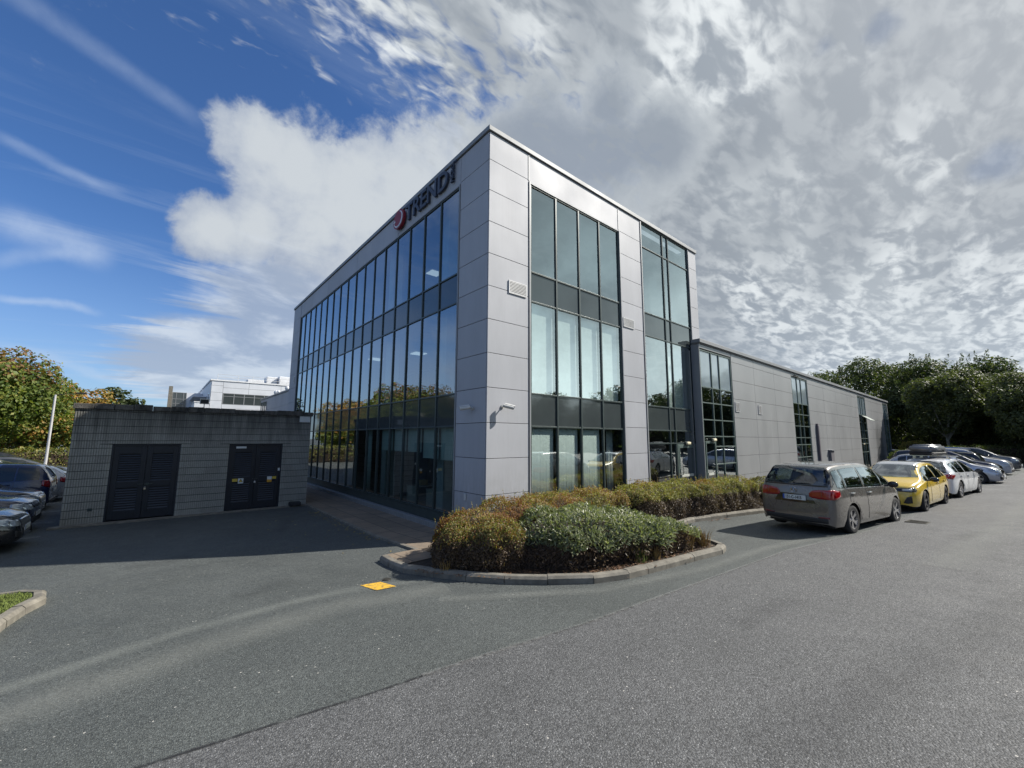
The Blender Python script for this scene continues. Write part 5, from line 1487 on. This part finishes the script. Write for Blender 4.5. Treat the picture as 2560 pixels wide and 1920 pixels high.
tree('maple_tree', (-15.2,45.5,-.5), 'lower yellow green tree right behind the light pole', round_blobs(3.6,6.9,16,9,base=.6), 16000, .15, [M['lf_green'],M['lf_orange']], 2.2, 16, lambda p, rr, a, b_: 1 if rr.random() < .3 else 0, tr=.25, thr=.38)
tree('pine_tree', (-10.9,74,-.5), 'small dark tree poking out above the right end of the orange one', round_blobs(3.3,9.6,7,8,base=1.5), 5000, .26, [M['lf_dark']], 2.5, 7, tr=.25)
# trees seen only in the glass
refl = tree('maple_tree', (-40,6,-.5), 'autumn tree across the car park mirrored in the glass wall', round_blobs(5.5,9.5,8,10,base=1.2), 8000, .28, [M['lf_orange'],M['lf_green']], 2.4, 8, lambda p, rr, a, b_: 0 if rr.random() < .5 else 1, group='trees mirrored in the glass')
def tcopy(src, loc, label, s=1., rz=0., group=None):
    c = copy_tree(src); c.location = loc; c.scale = (s,s,s); c.rotation_euler = (0,0,rz); c['label'] = label
    if group: c['group'] = group
    return c
for i, (x, y, s, rz) in enumerate(((-38,18,.85,1),(-37,28,.8,2.2),(-42,-8,1.0,.7),(-44,-24,1.1,3),(-36,40,.95,4),(-50,52,1.1,5))):
    tcopy(refl, (x,y,-.5), 'autumn tree across the car park mirrored in the glass wall', s, rz)
refl2 = tree('dark_tree', (30,-38,0), 'dark tree beyond the road mirrored in the sunlit windows', round_blobs(6,9.5,9,10,base=.8), 7000, .32, [M['lf_dark']], 2.4, 9, group='trees beyond the road mirrored in the windows')
for i, (x, y, s, rz) in enumerate(((6,-42,.9,1),(16,-40,1.1,2),(42,-40,1.0,3),(55,-36,1.2,4),(68,-34,1.1,5),(84,-36,1.3,2.5),(-8,-44,1,.4),(102,-34,1.4,3.3))):
    tcopy(refl2, (x,y,0), 'dark tree beyond the road mirrored in the sunlit windows', s, rz)
# right hand trees
GRt = 'dark trees behind the end of the low wing'
dt = tree('dark_tree', (66,5,-.4), 'dark tree showing just left over the far roof end of the low wing', round_blobs(6.5,13.4,10,12,base=.8), 26000, .17, [M['lf_dark'],M['lf_alder']], 3, 10, lambda p, rr, a, b_: 1 if rr.random() < .4 else 0, group=GRt, tr=.3)
dt2 = tree('dark_tree', (66,-3,-.2), 'tall dark tree with ragged upright twigs beyond the wing end', round_blobs(5,12.6,11,12,base=.8), 26000, .165, [M['lf_dark'],M['lf_alder']], 3, 11, lambda p, rr, a, b_: 1 if rr.random() < .3 else 0, group=GRt, tr=.3, spikes=46)
for src, loc, s, rz, lb in ((dt,(78,12.5,-.4),1.05,1.,'distant tree low over the middle of the wing roof line'),(dt2,(71,-9,0),.96,2.,'tall ragged tree behind the first round alder'),(dt2,(69,-15.5,0),.94,4.,'tall ragged tree behind the second round alder'),(dt,(60,-19,0),.98,3.,'dark tree filling the gap near the right frame edge'),(dt2,(52,-22,0),.86,1.2,'dark tree cut by the right frame edge'),(dt,(78,1,-.3),1.05,2.6,'dark tree behind the wing corner'),(dt,(66,-8,0),.55,.5,'low dark tree filling below the round alders'),(dt,(58,-11,0),.5,1.9,'low dark tree under the second round alder'),(dt,(55,-17.5,0),.5,2.9,'low dark bush right of the second round alder')):
    tcopy(src, loc, lb, s, rz, GRt)
al = tree('alder_tree', (58.5,-4.6,-.1), 'rounded alder with a slim pale trunk, left one of the pair', round_blobs(3.9,9.6,12,12,base=2.4), 24000, .13, [M['lf_alder']], 2.6, 12, None, 'birch', 'rounded alders in front of the dark trees', tr=.16, thr=.40)
tcopy(al, (52.3,-10.4,0), 'rounded alder with a slim pale trunk, right one of the pair', .86, 2.4)
tcopy(al, (62.5,-9.2,-.1), 'smaller rounded alder half hidden behind the pair', .95, 4.1)

# ------------------------------------------------------------------ hedges and shrubs
M['h_copper'] = mk_leaf('hedge_leaf_copper', [(0,(.11,.045,.025)),(.4,(.26,.115,.05)),(.7,(.30,.19,.07)),(1,(.36,.32,.11))], .5, .38, .4)
M['h_green'] = mk_leaf('hedge_leaf_green', [(0,(.09,.085,.03)),(.4,(.20,.19,.06)),(.8,(.33,.30,.09)),(1,(.46,.41,.17))], .5, .38, .4)
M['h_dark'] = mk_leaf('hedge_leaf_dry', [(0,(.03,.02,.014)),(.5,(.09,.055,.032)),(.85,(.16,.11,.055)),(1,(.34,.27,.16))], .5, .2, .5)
M['h_laurel'] = mk_leaf('laurel_leaf', [(0,(.05,.058,.028)),(.3,(.13,.15,.07)),(.6,(.25,.265,.15)),(.85,(.42,.42,.29)),(.95,(.55,.54,.42)),(1,(.34,.22,.10))], .40, .28, .55)
M['twig'] = simple('twig', (.10,.065,.045), .85, var=.4, vscale=6)
M['twig_dark'] = simple('hedge_core', (.035,.024,.016), 1.)
M['straw'] = simple('dry_grass', (.34,.22,.07), .8, var=.3, vscale=9)
def path_at(P, t):
    L = [0]
    for a, b_ in zip(P, P[1:]): L.append(L[-1]+math.hypot(b_[0]-a[0], b_[1]-a[1]))
    d = t*L[-1]
    for i in range(len(P)-1):
        if d <= L[i+1] or i == len(P)-2:
            f = (d-L[i])/(L[i+1]-L[i]); a, b_ = P[i], P[i+1]
            q = [a[j]+(b_[j]-a[j])*f for j in range(4)]; dx, dy = b_[0]-a[0], b_[1]-a[1]; l = math.hypot(dx, dy)
            return q, (dx/l, dy/l), L[-1], d
def hedge_pt(P, t, ang, shrink=1., bump=0., seed=0.):
    """P: (x,y,halfwidth,top z); superellipse section from ground to top, closed rounded ends"""
    q, (tx, ty), L, d = path_at(P, t)
    ends = min(d, L-d); hw = q[2]; e = min(1, math.sqrt(max(0.0, 1-(1-min(1, ends/(hw*.9)))**2.6)))
    c, s = math.cos(ang), math.sin(ang); ex = 2/3.4
    a = math.copysign(abs(c)**ex, c); h = abs(s)**ex
    hw2 = hw*e*shrink; zb = zg(q[1])+.08; H = (q[3]-zb)*(.35+.65*e)*shrink
    nx, ny = ty, -tx
    x = q[0]+nx*a*hw2; y = q[1]+ny*a*hw2; z = zb+h*H
    nv = Vector((nx*math.copysign(abs(c)**1.2, c), ny*math.copysign(abs(c)**1.2, c), abs(s)**1.2)).normalized()
    b_ = bump*(noise.noise(Vector((x*1.7+seed, y*1.7, z*1.7)))+.5*noise.noise(Vector((x*5, y*5+seed, z*5))))
    return Vector((x, y, z))+nv*b_, nv
def leaf(V, F, p, nrm, axis, ln, wd, fold=.25, curl=.15):
    u = axis.normalized(); w_ = nrm.cross(u).normalized(); nn = u.cross(w_)
    n0 = len(V)
    V += [p, p+u*ln*.35+w_*wd*.5+nn*wd*fold, p+u*ln*.35, p+u*ln*.35-w_*wd*.5+nn*wd*fold,
          p+u*ln*.72+w_*wd*.38+nn*(wd*fold-ln*curl*.5), p+u*ln*.72-nn*ln*curl*.5, p+u*ln*.72-w_*wd*.38+nn*(wd*fold-ln*curl*.5), p+u*ln-nn*ln*curl]
    F += [(n0,n0+2,n0+1), (n0,n0+3,n0+2), (n0+1,n0+2,n0+5,n0+4), (n0+2,n0+3,n0+6,n0+5), (n0+4,n0+5,n0+7), (n0+5,n0+6,n0+7)]
def core(parent, P, shrink):
    V = []; F = []; nt, na = 60, 14
    for i in range(nt+1):
        for j in range(na+1):
            p, _ = hedge_pt(P, min(.9995, max(.0005, i/nt)), PI*j/na, shrink, .10, 3.); V.append(p)
    for i in range(nt):
        for j in range(na): a = i*(na+1)+j; F.append((a, a+1, a+na+2, a+na+1))
    return newmesh('stems', V, F, M['twig_dark'], parent, smooth=True)
def hedge(name, label, P, n, size, mats, matfn, seed, twigs=400, shrink=.82, bump=.20, deep=.06, group=None):
    t_ = thing(name, (0,0,0), label, 'hedge', 0, group); rr = random.Random(seed)
    core(t_, P, shrink); V = []; F = []; FM = []
    for i in range(n):
        t = rr.random(); ang = PI*rr.random()
        # even coverage: favour top and sides alike
        p, nv = hedge_pt(P, t, ang, 1., bump, seed)
        p = p-nv*abs(rr.gauss(0, deep))
        m_ = matfn(p, nv, rr); nrm = (nv+rvec(rr)*.9).normalized(); s = size*rr.uniform(.6, 1.4)
        f0 = len(F); u = (nrm.cross(rvec(rr))+Vector((0,0,.35))).normalized(); w_ = nrm.cross(u).normalized(); n0 = len(V)
        V += [p, p+u*s*.5+w_*s*.33, p+u*s-nrm*s*.15, p+u*s*.5-w_*s*.33]; F.append((n0,n0+3,n0+2,n0+1)); FM.append(m_)
    for i in range(n//260):
        p0, nv = hedge_pt(P, rr.random(), PI*rr.uniform(.12,.88), 1., bump, seed); d = (nv*.4+rvec(rr)*.4+Vector((0,0,.9))).normalized(); L2 = rr.uniform(.05,.16)
        for q in range(9):
            p = p0+d*L2*q/8; nrm = rvec(rr); u = (nrm.cross(rvec(rr))+d).normalized(); w_ = nrm.cross(u).normalized(); s = size*rr.uniform(.6,1.1); n0 = len(V)
            V += [p, p+u*s*.5+w_*s*.33, p+u*s, p+u*s*.5-w_*s*.33]; F.append((n0,n0+3,n0+2,n0+1)); FM.append(rr.choice((0,1)))
    newmesh('foliage', V, F, None, t_, mats=mats, fmat=FM)
    if not twigs: return t_
    k = MB()
    for i in range(twigs):
        t = rr.random(); ang = rr.choice((rr.uniform(0,.9), PI-rr.uniform(0,.9))) if rr.random() < .75 else PI*rr.random()
        p, nv = hedge_pt(P, t, ang, .97, bump, seed); d = (nv*.5+rvec(rr)*.6+Vector((0,0,.9))).normalized(); l = rr.uniform(.06, .22)
        k.tube(p-d*l*.7, p+d*l*.4, .003, .0016, 3, False)
    k.build('twigs', M['twig'], t_)
    return t_
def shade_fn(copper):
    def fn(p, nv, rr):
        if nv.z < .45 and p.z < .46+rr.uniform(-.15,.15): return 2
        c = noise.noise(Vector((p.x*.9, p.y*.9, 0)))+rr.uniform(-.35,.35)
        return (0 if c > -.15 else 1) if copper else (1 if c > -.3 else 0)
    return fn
hm = [M['h_copper'], M['h_green'], M['h_dark']]
GH = 'clipped hedges in front of the tall block'
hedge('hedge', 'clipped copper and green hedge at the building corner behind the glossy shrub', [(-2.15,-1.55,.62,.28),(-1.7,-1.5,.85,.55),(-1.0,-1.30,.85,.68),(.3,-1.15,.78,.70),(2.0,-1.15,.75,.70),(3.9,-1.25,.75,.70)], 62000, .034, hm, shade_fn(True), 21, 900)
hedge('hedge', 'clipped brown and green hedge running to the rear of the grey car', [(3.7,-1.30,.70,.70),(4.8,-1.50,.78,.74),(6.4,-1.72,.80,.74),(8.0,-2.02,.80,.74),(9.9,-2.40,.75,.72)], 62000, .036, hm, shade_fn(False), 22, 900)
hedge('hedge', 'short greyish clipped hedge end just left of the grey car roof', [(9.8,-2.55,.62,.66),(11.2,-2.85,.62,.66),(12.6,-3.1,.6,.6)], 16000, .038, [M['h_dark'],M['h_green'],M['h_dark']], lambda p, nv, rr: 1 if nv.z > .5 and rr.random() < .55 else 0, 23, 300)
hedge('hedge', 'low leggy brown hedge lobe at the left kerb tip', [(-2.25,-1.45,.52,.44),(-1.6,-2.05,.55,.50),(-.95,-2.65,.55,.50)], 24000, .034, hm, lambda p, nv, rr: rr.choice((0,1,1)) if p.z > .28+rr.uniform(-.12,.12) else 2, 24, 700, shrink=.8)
# glossy laurel like shrub
LA = thing('laurel_shrub', (0,0,0), 'glossy long leaved evergreen shrub filling the kerbed corner bed', 'shrub')
PL = [(-1.25,-2.50,.62,.38),(-.7,-2.62,.95,.58),(.3,-2.85,1.12,.64),(1.3,-3.10,1.12,.56),(2.2,-3.42,.90,.34),(2.95,-3.80,.52,.10)]
core(LA, PL, .80)
rr = random.Random(31); V = []; F = []; FM = []
n = 0
while n < 13000:
    t = rr.random(); ang = PI*rr.random(); p, nv = hedge_pt(PL, t, ang, 1.02, .16, 9.)
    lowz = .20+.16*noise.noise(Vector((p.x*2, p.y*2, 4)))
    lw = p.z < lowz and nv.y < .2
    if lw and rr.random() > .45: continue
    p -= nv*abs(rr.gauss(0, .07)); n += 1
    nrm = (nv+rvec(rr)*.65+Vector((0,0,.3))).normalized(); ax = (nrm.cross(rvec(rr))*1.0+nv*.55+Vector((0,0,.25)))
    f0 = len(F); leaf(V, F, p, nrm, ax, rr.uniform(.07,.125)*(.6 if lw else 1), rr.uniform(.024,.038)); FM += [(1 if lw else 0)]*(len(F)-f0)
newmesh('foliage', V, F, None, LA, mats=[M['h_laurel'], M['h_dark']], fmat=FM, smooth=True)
k = MB()
for i in range(1500):
    t = rr.random(); p, nv = hedge_pt(PL, t, rr.uniform(0,.55) if rr.random() < .85 else PI*rr.random(), rr.uniform(.80,.99), .1, 9.); d = (nv*.35+rvec(rr)*.8+Vector((0,0,.8))).normalized(); l = rr.uniform(.10,.34)
    k.tube(p-d*l*.5, p+d*l*.5, .0045, .002, 4, False)
k.build('twigs', M['twig'], LA)
# dry tufts
def tuft(loc, n, h, label, mat='straw', spread=.12):
    rr = random.Random(int(loc[0]*100)); V = []; F = []
    for i in range(n):
        a = rr.uniform(0, 2*PI); r0 = rr.uniform(0, spread); bx, by = loc[0]+math.cos(a)*r0, loc[1]+math.sin(a)*r0; hh = h*rr.uniform(.5,1.2); l = hh*rr.uniform(.1,.7); w_ = rr.uniform(.003,.006)
        c, s = math.cos(a), math.sin(a); z = zg(by)+.09; n0 = len(V)
        V += [(bx-s*w_,by+c*w_,z),(bx+s*w_,by-c*w_,z),(bx+c*l*.3+s*w_,by+s*l*.3-c*w_,z+hh*.55),(bx+c*l*.3-s*w_,by+s*l*.3+c*w_,z+hh*.55),(bx+c*l,by+s*l,z+hh*.9)]
        F += [(n0,n0+1,n0+2,n0+3),(n0+3,n0+2,n0+4)]
    return tag(newmesh('grass_tuft', V, F, M[mat]), label, 'grass tuft', 'dry grass tufts in the planted bed')
tuft((2.05,-4.12), 90, .45, 'tall yellowed grass tuft at the right of the glossy shrub'); tuft((.95,-4.05), 50, .28, 'low straw grass tuft at the middle of the front kerb'); tuft((-2.28,-1.95), 60, .26, 'dry grass tuft at the left kerb tip'); tuft((2.5,-4.25), 60, .40, 'thin yellow grass tuft near the right kerb corner')
tuft((.55,-4.0), 60, .30, 'small green grass tuft by the front kerb', 'blade')
# shrubs below the far end of the wing
hedge('shrub', 'yellow green shrub at the foot of the far wing end', [(55.5,-1.8,1.0,1.6),(57.5,-2.0,1.2,2.0),(60,-2.4,1.2,1.3)], 6000, .11, [M['h_green'],M['lf_orange']], lambda p, nv, rr: 0 if rr.random() < .75 else 1, 25, 0)
hedge('hedge', 'long low green hedge behind the parked cars at the right', [(44,-2.2,1.0,1.1),(52,-5,1.4,1.5),(60,-12,1.8,1.7),(58,-24,2,1.8)], 9000, .14, [M['lf_dark'],M['lf_alder']], lambda p, nv, rr: rr.choice((0,1)), 26, 0)
hedge('hedge', 'yellow green hedge below the trees in the left car park', [(-34,36,1.0,1.0),(-20,38,1.0,1.2),(-9,39,1.0,1.2),(-4,39.5,1.0,1.2)], 12000, .13, [M['lf_green'],M['h_green']], lambda p, nv, rr: rr.choice((0,1,1)), 27, 0)
hedge('woodland', 'dense dark woodland edge closing the view behind the trees at the right', [(92,34,3.0,5.5),(90,10,3.5,7.0),(86,-8,3.5,7.0),(80,-24,3.5,7.0),(62,-36,3.0,6.5)], 15000, .42, [M['lf_dark'],M['lf_alder']], lambda p, nv, rr: rr.choice((0,0,1)), 28, 0)
hedge('woodland', 'dark woodland edge across the road mirrored low in the sunlit windows', [(-30,-46,3.0,5.0),(20,-47,3.5,6.0),(70,-42,3.5,6.0),(120,-36,3.5,6.0)], 15000, .45, [M['lf_dark'],M['lf_alder']], lambda p, nv, rr: rr.choice((0,1)), 29, 0)
# fallen leaves
def litter(name, pts, n, mat, label, sz=.022, spread=.25, dz=.012):
    rr = random.Random(len(pts)*7+n); V = []; F = []
    for i in range(n):
        a, b_ = rr.choice(pts); t = rr.random(); x = a[0]+(b_[0]-a[0])*t+rr.gauss(0, spread); y = a[1]+(b_[1]-a[1])*t+rr.gauss(0, spread)
        z = zg(y)+dz; an = rr.uniform(0, 2*PI); s = sz*rr.uniform(.5,1.4); c, s_ = math.cos(an)*s, math.sin(an)*s; n0 = len(V)
        V += [(x+c,y+s_,z+rr.uniform(0,.012)),(x-s_*.6,y+c*.6,z),(x-c,y-s_,z+rr.uniform(0,.012)),(x+s_*.6,y-c*.6,z)]; F.append((n0,n0+1,n0+2,n0+3))
    return tag(newmesh(name, V, F, M[mat]), label, 'leaf litter', kind='stuff')
M['litter'] = mk_leaf('fallen_leaf', [(0,(0.120,0.070,0.020)),(.5,(0.300,0.220,0.060)),(1,(0.450,0.380,0.160))], .7, .1)
M['litter2'] = mk_leaf('fallen_leaf_brown', [(0,(0.050,0.025,0.015)),(.5,(0.120,0.060,0.030)),(1,(0.280,0.180,0.100))], .7, .05)
litter('fallen_leaves', [((-1.95,7.6),(-1.85,2.0))], 130, 'litter', 'scattered yellow leaves along the path edging', .035, .12)
litter('fallen_leaves', [((-3.2,7.0),(-2.2,1.0))], 35, 'litter', 'scattered yellow leaves along the path edging', .03, .5)
litter('fallen_leaves', [((-1.8,-2.6),(-.2,-3.9)),((-.2,-3.9),(2.6,-4.2)),((-2.4,-1.6),(-1.8,-2.6))], 1400, 'litter2', 'brown leaf litter on the soil of the kerbed bed', .028, .14, .10)
litter('fallen_leaves', [((6.1,-2.7),(7.0,-2.95))], 60, 'litter2', 'reddish leaves lying by the second kerb', .022, .06)
# ------------------------------------------------------------------ light pole, posts
lpole = thing('light_pole', (-10.65,23.6,-.5), 'tall pale thin lighting pole in front of the yellow green trees', 'light pole')
k = MB(); k.tube((0,0,0),(0,0,.9),.10,.10,12); k.tube((0,0,.9),(0,0,4.78),.062,.045,12); k.build('pole', M['vent'], lpole, smooth=True)
k = MB(); k.tube((0,0,4.78),(.9,.05,4.92),.02,.016,8); k.build('arm', M['plastic'], lpole)
k = MB(); k.box(.75,1.15,-.05,.12,4.88,4.96); k.build('lamp_head', M['plastic'], lpole, bevel=.02)
sp = thing('road_sign', (-17.6,41,-.5), 'small round sign on a post beside a leaning white board far left', 'sign')
k = MB(); k.tube((0,0,0),(0,0,3.1),.04,seg=8); k.build('post', M['chrome'], sp)
k = MB(); k.tube((0,-.03,3.0),(0,.0,3.0),.26,.26,20); k.build('disc', M['vent'], sp)
k = MB(); k.box(-.5,-.3,-.1,-.05,0,2.2); k.build('board', M['white'], sp)

# ------------------------------------------------------------------ sun
AZ = Vector((.876,-.482,0)).normalized(); EL = math.radians(41)
sd = Vector((AZ.x*math.cos(EL), AZ.y*math.cos(EL), math.sin(EL)))
L_ = bpy.data.lights.new('sun', 'SUN'); L_.energy = SUN; L_.angle = math.radians(.6); L_.color = (1., .95, .87)
so = bpy.data.objects.new('sun', L_); COL.objects.link(so); so.rotation_euler = sd.to_track_quat('Z', 'Y').to_euler(); so.location = (30,-20,40)

# ------------------------------------------------------------------ world
W = bpy.data.worlds.new('World'); sc.world = W; W.use_nodes = True; wt = W.node_tree; wt.nodes.clear()
class WN(NT):
    def __init__(s): s.t = wt; s.out = wt.nodes.new('ShaderNodeOutputWorld')
w = WN()
sky = w.n('ShaderNodeTexSky', sky_type='NISHITA'); sky.sun_disc = False; sky.sun_elevation = EL; sky.sun_rotation = math.atan2(AZ.x, AZ.y)
sky.altitude = 50; sky.air_density = 1.0; sky.dust_density = .6; sky.ozone_density = 2.2
dirv = w.n('ShaderNodeTexCoord').outputs['Generated']
D = w.n('ShaderNodeVectorMath', operation='NORMALIZE', ins={0: dirv}).outputs[0]
sx = w.n('ShaderNodeSeparateXYZ', ins={0: D}).outputs
den = w.math('ADD', w.math('MAXIMUM', sx[2], 0.), .16)
deck = w.n('ShaderNodeCombineXYZ', ins={0: w.math('DIVIDE', sx[0], den), 1: w.math('DIVIDE', sx[1], den)}).outputs[0]
def vdot(v): return w.n('ShaderNodeVectorMath', operation='DOT_PRODUCT', ins={0: D, 1: v}).outputs['Value']
def dist(c): return w.n('ShaderNodeVectorMath', operation='DISTANCE', ins={0: D, 1: c}).outputs['Value']
def blob(c, r): return w.mr(dist(c), 0, r, 1, 0)
def umax(L):
    a = L[0]
    for b_ in L[1:]: a = w.math('MAXIMUM', a, b_)
    return a
def mul(a, b_): return w.math('MULTIPLY', a, b_)
def add(a, b_): return w.math('ADD', a, b_)
def sub(a, b_): return w.math('SUBTRACT', a, b_)
n_big = w.noise(deck, 1.7, 9, .58, .3)
n_dir = w.noise(D, 4.2, 9, .60, .25)
n_fine = w.noise(D, 16, 6, .62, .2)
rot = w.n('ShaderNodeMapping', ins={'Vector': deck, 'Rotation': (0,0,math.radians(62)), 'Scale': (1.0,2.1,1.)}).outputs[0]
n_rip = w.noise(rot, 6.5, 4, .5, .6)
n_rip2 = w.noise(rot, 17., 4, .5, .5)
n_wisp = w.noise(w.n('ShaderNodeMapping', ins={'Vector': deck, 'Rotation': (0,0,math.radians(-28)), 'Scale': (.5,3.2,1.)}).outputs[0], 1.3, 8, .62, .8)
# --- clear part
blue = w.mix(1., sky.outputs[0], (SKY*SKYC[0], SKY*SKYC[1], SKY*SKYC[2]), 'MULTIPLY')
haze = w.mr(sx[2], .02, .42, 1, 0); haze = mul(haze, haze)
col = blue
# thin wisps everywhere on the blue
wis = mul(w.mr(n_wisp, .50, .78, 0, .42, True), w.mr(sx[2], .95, .1, .25, 1.)); wis = w.math('MAXIMUM', wis, mul(w.mr(n_dir, .34, .60, 0, .7, True), w.mr(sx[0], -.25, -.6, 0, 1)))
col = w.mix(wis, col, (.46,.55,.70))
for (A, B, wd, am) in STREAKS:
    A = Vector(A).normalized(); B = Vector(B).normalized(); nn = A.cross(B).normalized(); mid = (A+B).normalized(); half = (A-B).length/2
    wob = mul(sub(n_dir, .5), .055)
    dd = w.math('ABSOLUTE', add(vdot(tuple(nn)), wob))
    e = mul(w.mr(dd, wd, 0, 0, 1, True), w.mr(dist(tuple(mid)), half*1.25, half*.55, 0, 1, True))
    e = mul(e, w.mr(n_fine, .25, .7, .45, 1.))
    col = w.mix(mul(e, am), col, (.52,.62,.78))
# --- cumulus bank left of the building
cum = umax([blob(c, r) for c, r in CUM])
cu = add(cum, add(mul(sub(n_dir, .5), 1.05), mul(sub(n_fine, .5), .62)))
cmask = w.mr(cu, .20, .44, 0, 1, True)
cshade = w.mr(add(add(cu, mul(sub(w.noise(D, 6.5, 7, .6, .3), .5), 1.4)), mul(sx[2], 1.1)), .55, 1.40, 0, 1, True)
ccol = w.mix(cshade, (.29,.35,.47), (.56,.60,.635))
col = w.mix(mul(cmask, .97), col, ccol)
low = umax([blob(c, r) for c, r in LOW])
lmask = w.mr(add(low, add(mul(sub(n_wisp, .5), 1.2), mul(sub(n_dir, .5), .5))), .28, .6, 0, .9, True)
lcol = w.mix(w.mr(n_big, .42, .6, 0, 1, True), (.30,.37,.50), (.58,.64,.72))
col = w.mix(lmask, col, lcol)
# --- altocumulus sheet over the right and behind
side = mul(vdot((-.135,.721,-.679)), -1.)
sm_ = add(side, add(mul(sub(n_dir, .5), .36), mul(sub(n_rip2, .5), .55)))
smask = mul(w.math('MAXIMUM', w.mr(sm_, -.06, .20, 0, 1, True), w.mr(add(sx[0], mul(sub(n_rip, .5), .3)), .56, .70, 0, 1, True)), w.mr(add(sx[0], mul(sub(n_dir, .5), .4)), -.22, .10, 0, 1, True))
gap = umax([blob(c, r) for c, r in GAPS])
holes = w.mr(add(add(mul(gap, 1.), mul(sub(n_fine, .5), 1.2)), mul(sub(n_dir, .5), 1.2)), .34, .90, 0, .35, True)
holes2 = mul(w.mr(n_big, .40, .30, 0, .25, True), w.mr(n_rip, .52, .40, 0, 1))
smask = mul(smask, sub(1., mul(w.math('MAXIMUM', holes, mul(holes2, .8)), w.mr(sx[2], .16, .34, .25, 1.))))
under = mul(w.mr(side, .10, .30, 0, .72, True), w.mr(sx[0], .35, .6, 0, 1)); col = w.mix(under, col, (.11,.135,.18))
r1 = w.mr(add(n_rip, mul(sub(n_rip2, .5), .45)), .37, .66, 0, 1, True)
scol = w.mix(r1, (.30,.34,.39), (.74,.78,.80))
scol = w.mix(w.mr(w.noise(D, 2.3, 5, .55, .5), .50, .74, 0, .5, True), scol, (.54,.58,.605))
scol = w.mix(w.mr(w.noise(D, 3.1, 4, .5, .6), .38, .58, .75, 0, True), scol, (.27,.305,.35))
big = umax([blob(c, r) for c, r in GREY])
gm_ = w.mr(add(add(big, mul(sub(n_dir, .5), 1.1)), mul(sub(n_fine, .5), .35)), .20, .55, 0, 1, True)
gin = w.mr(add(big, mul(sub(n_dir, .5), 1.3)), .26, .80, 0, 1, True)
gcol = w.mix(gin, (.52,.56,.59), (.29,.33,.385))
scol = w.mix(mul(gm_, .95), scol, gcol); smask = w.math('MAXIMUM', smask, mul(gm_, .95))
glow = w.mr(dist(tuple(sd)), .70, .1, 0, .35); scol = w.mix(glow, scol, (.92,.93,.93))
gl2 = mul(w.mr(dist((.74,-.66,.12)), .62, .18, 0, 1, True), w.mr(n_dir, .3, .6, .45, 1.)); scol = w.mix(gl2, scol, (1.8,2.15,2.15)); scol = w.mix(w.mr(dist((.60,-.56,.57)), .60, .25, 0, .85, True), scol, w.mix(1., scol, (.30,.34,.38), 'MULTIPLY'))
col = w.mix(smask, col, scol)
# pale haze near the horizon
col = w.mix(mul(haze, .45), col, (.50,.60,.72))
bg = w.n('ShaderNodeBackground', ins={'Color': col, 'Strength': SKYMUL})
w.l(bg.outputs[0], w.out.inputs[0])
W.cycles.sampling_method = 'MANUAL'; W.cycles.sample_map_resolution = 1024

# ------------------------------------------------------------------ camera
cd = bpy.data.cameras.new('camera'); cd.sensor_width = 36; cd.lens = 36*1035.62/2560; cd.clip_end = 3000; cd.clip_start = .05
cam = bpy.data.objects.new('camera', cd); COL.objects.link(cam)
r2 = Vector((0.7625484,-0.64691777,0.00416427)); u2 = Vector((-0.0873333,-0.09656101,0.99148821)); fw = Vector((0.64100923,0.75642142,0.13012991))
cam.matrix_world = Matrix(((r2.x,u2.x,-fw.x,-6.3549),(r2.y,u2.y,-fw.y,-8.5038),(r2.z,u2.z,-fw.z,2.1),(0,0,0,1)))
sc.camera = cam
sc.view_settings.view_transform = 'Standard'; sc.view_settings.look = 'None'; sc.view_settings.exposure = EXPO; sc.view_settings.gamma = 1.0
sc.cycles.max_bounces = 8; sc.cycles.transparent_max_bounces = 12; sc.cycles.caustics_reflective = False; sc.cycles.caustics_refractive = False
sc.cycles.sample_clamp_indirect = 6.0
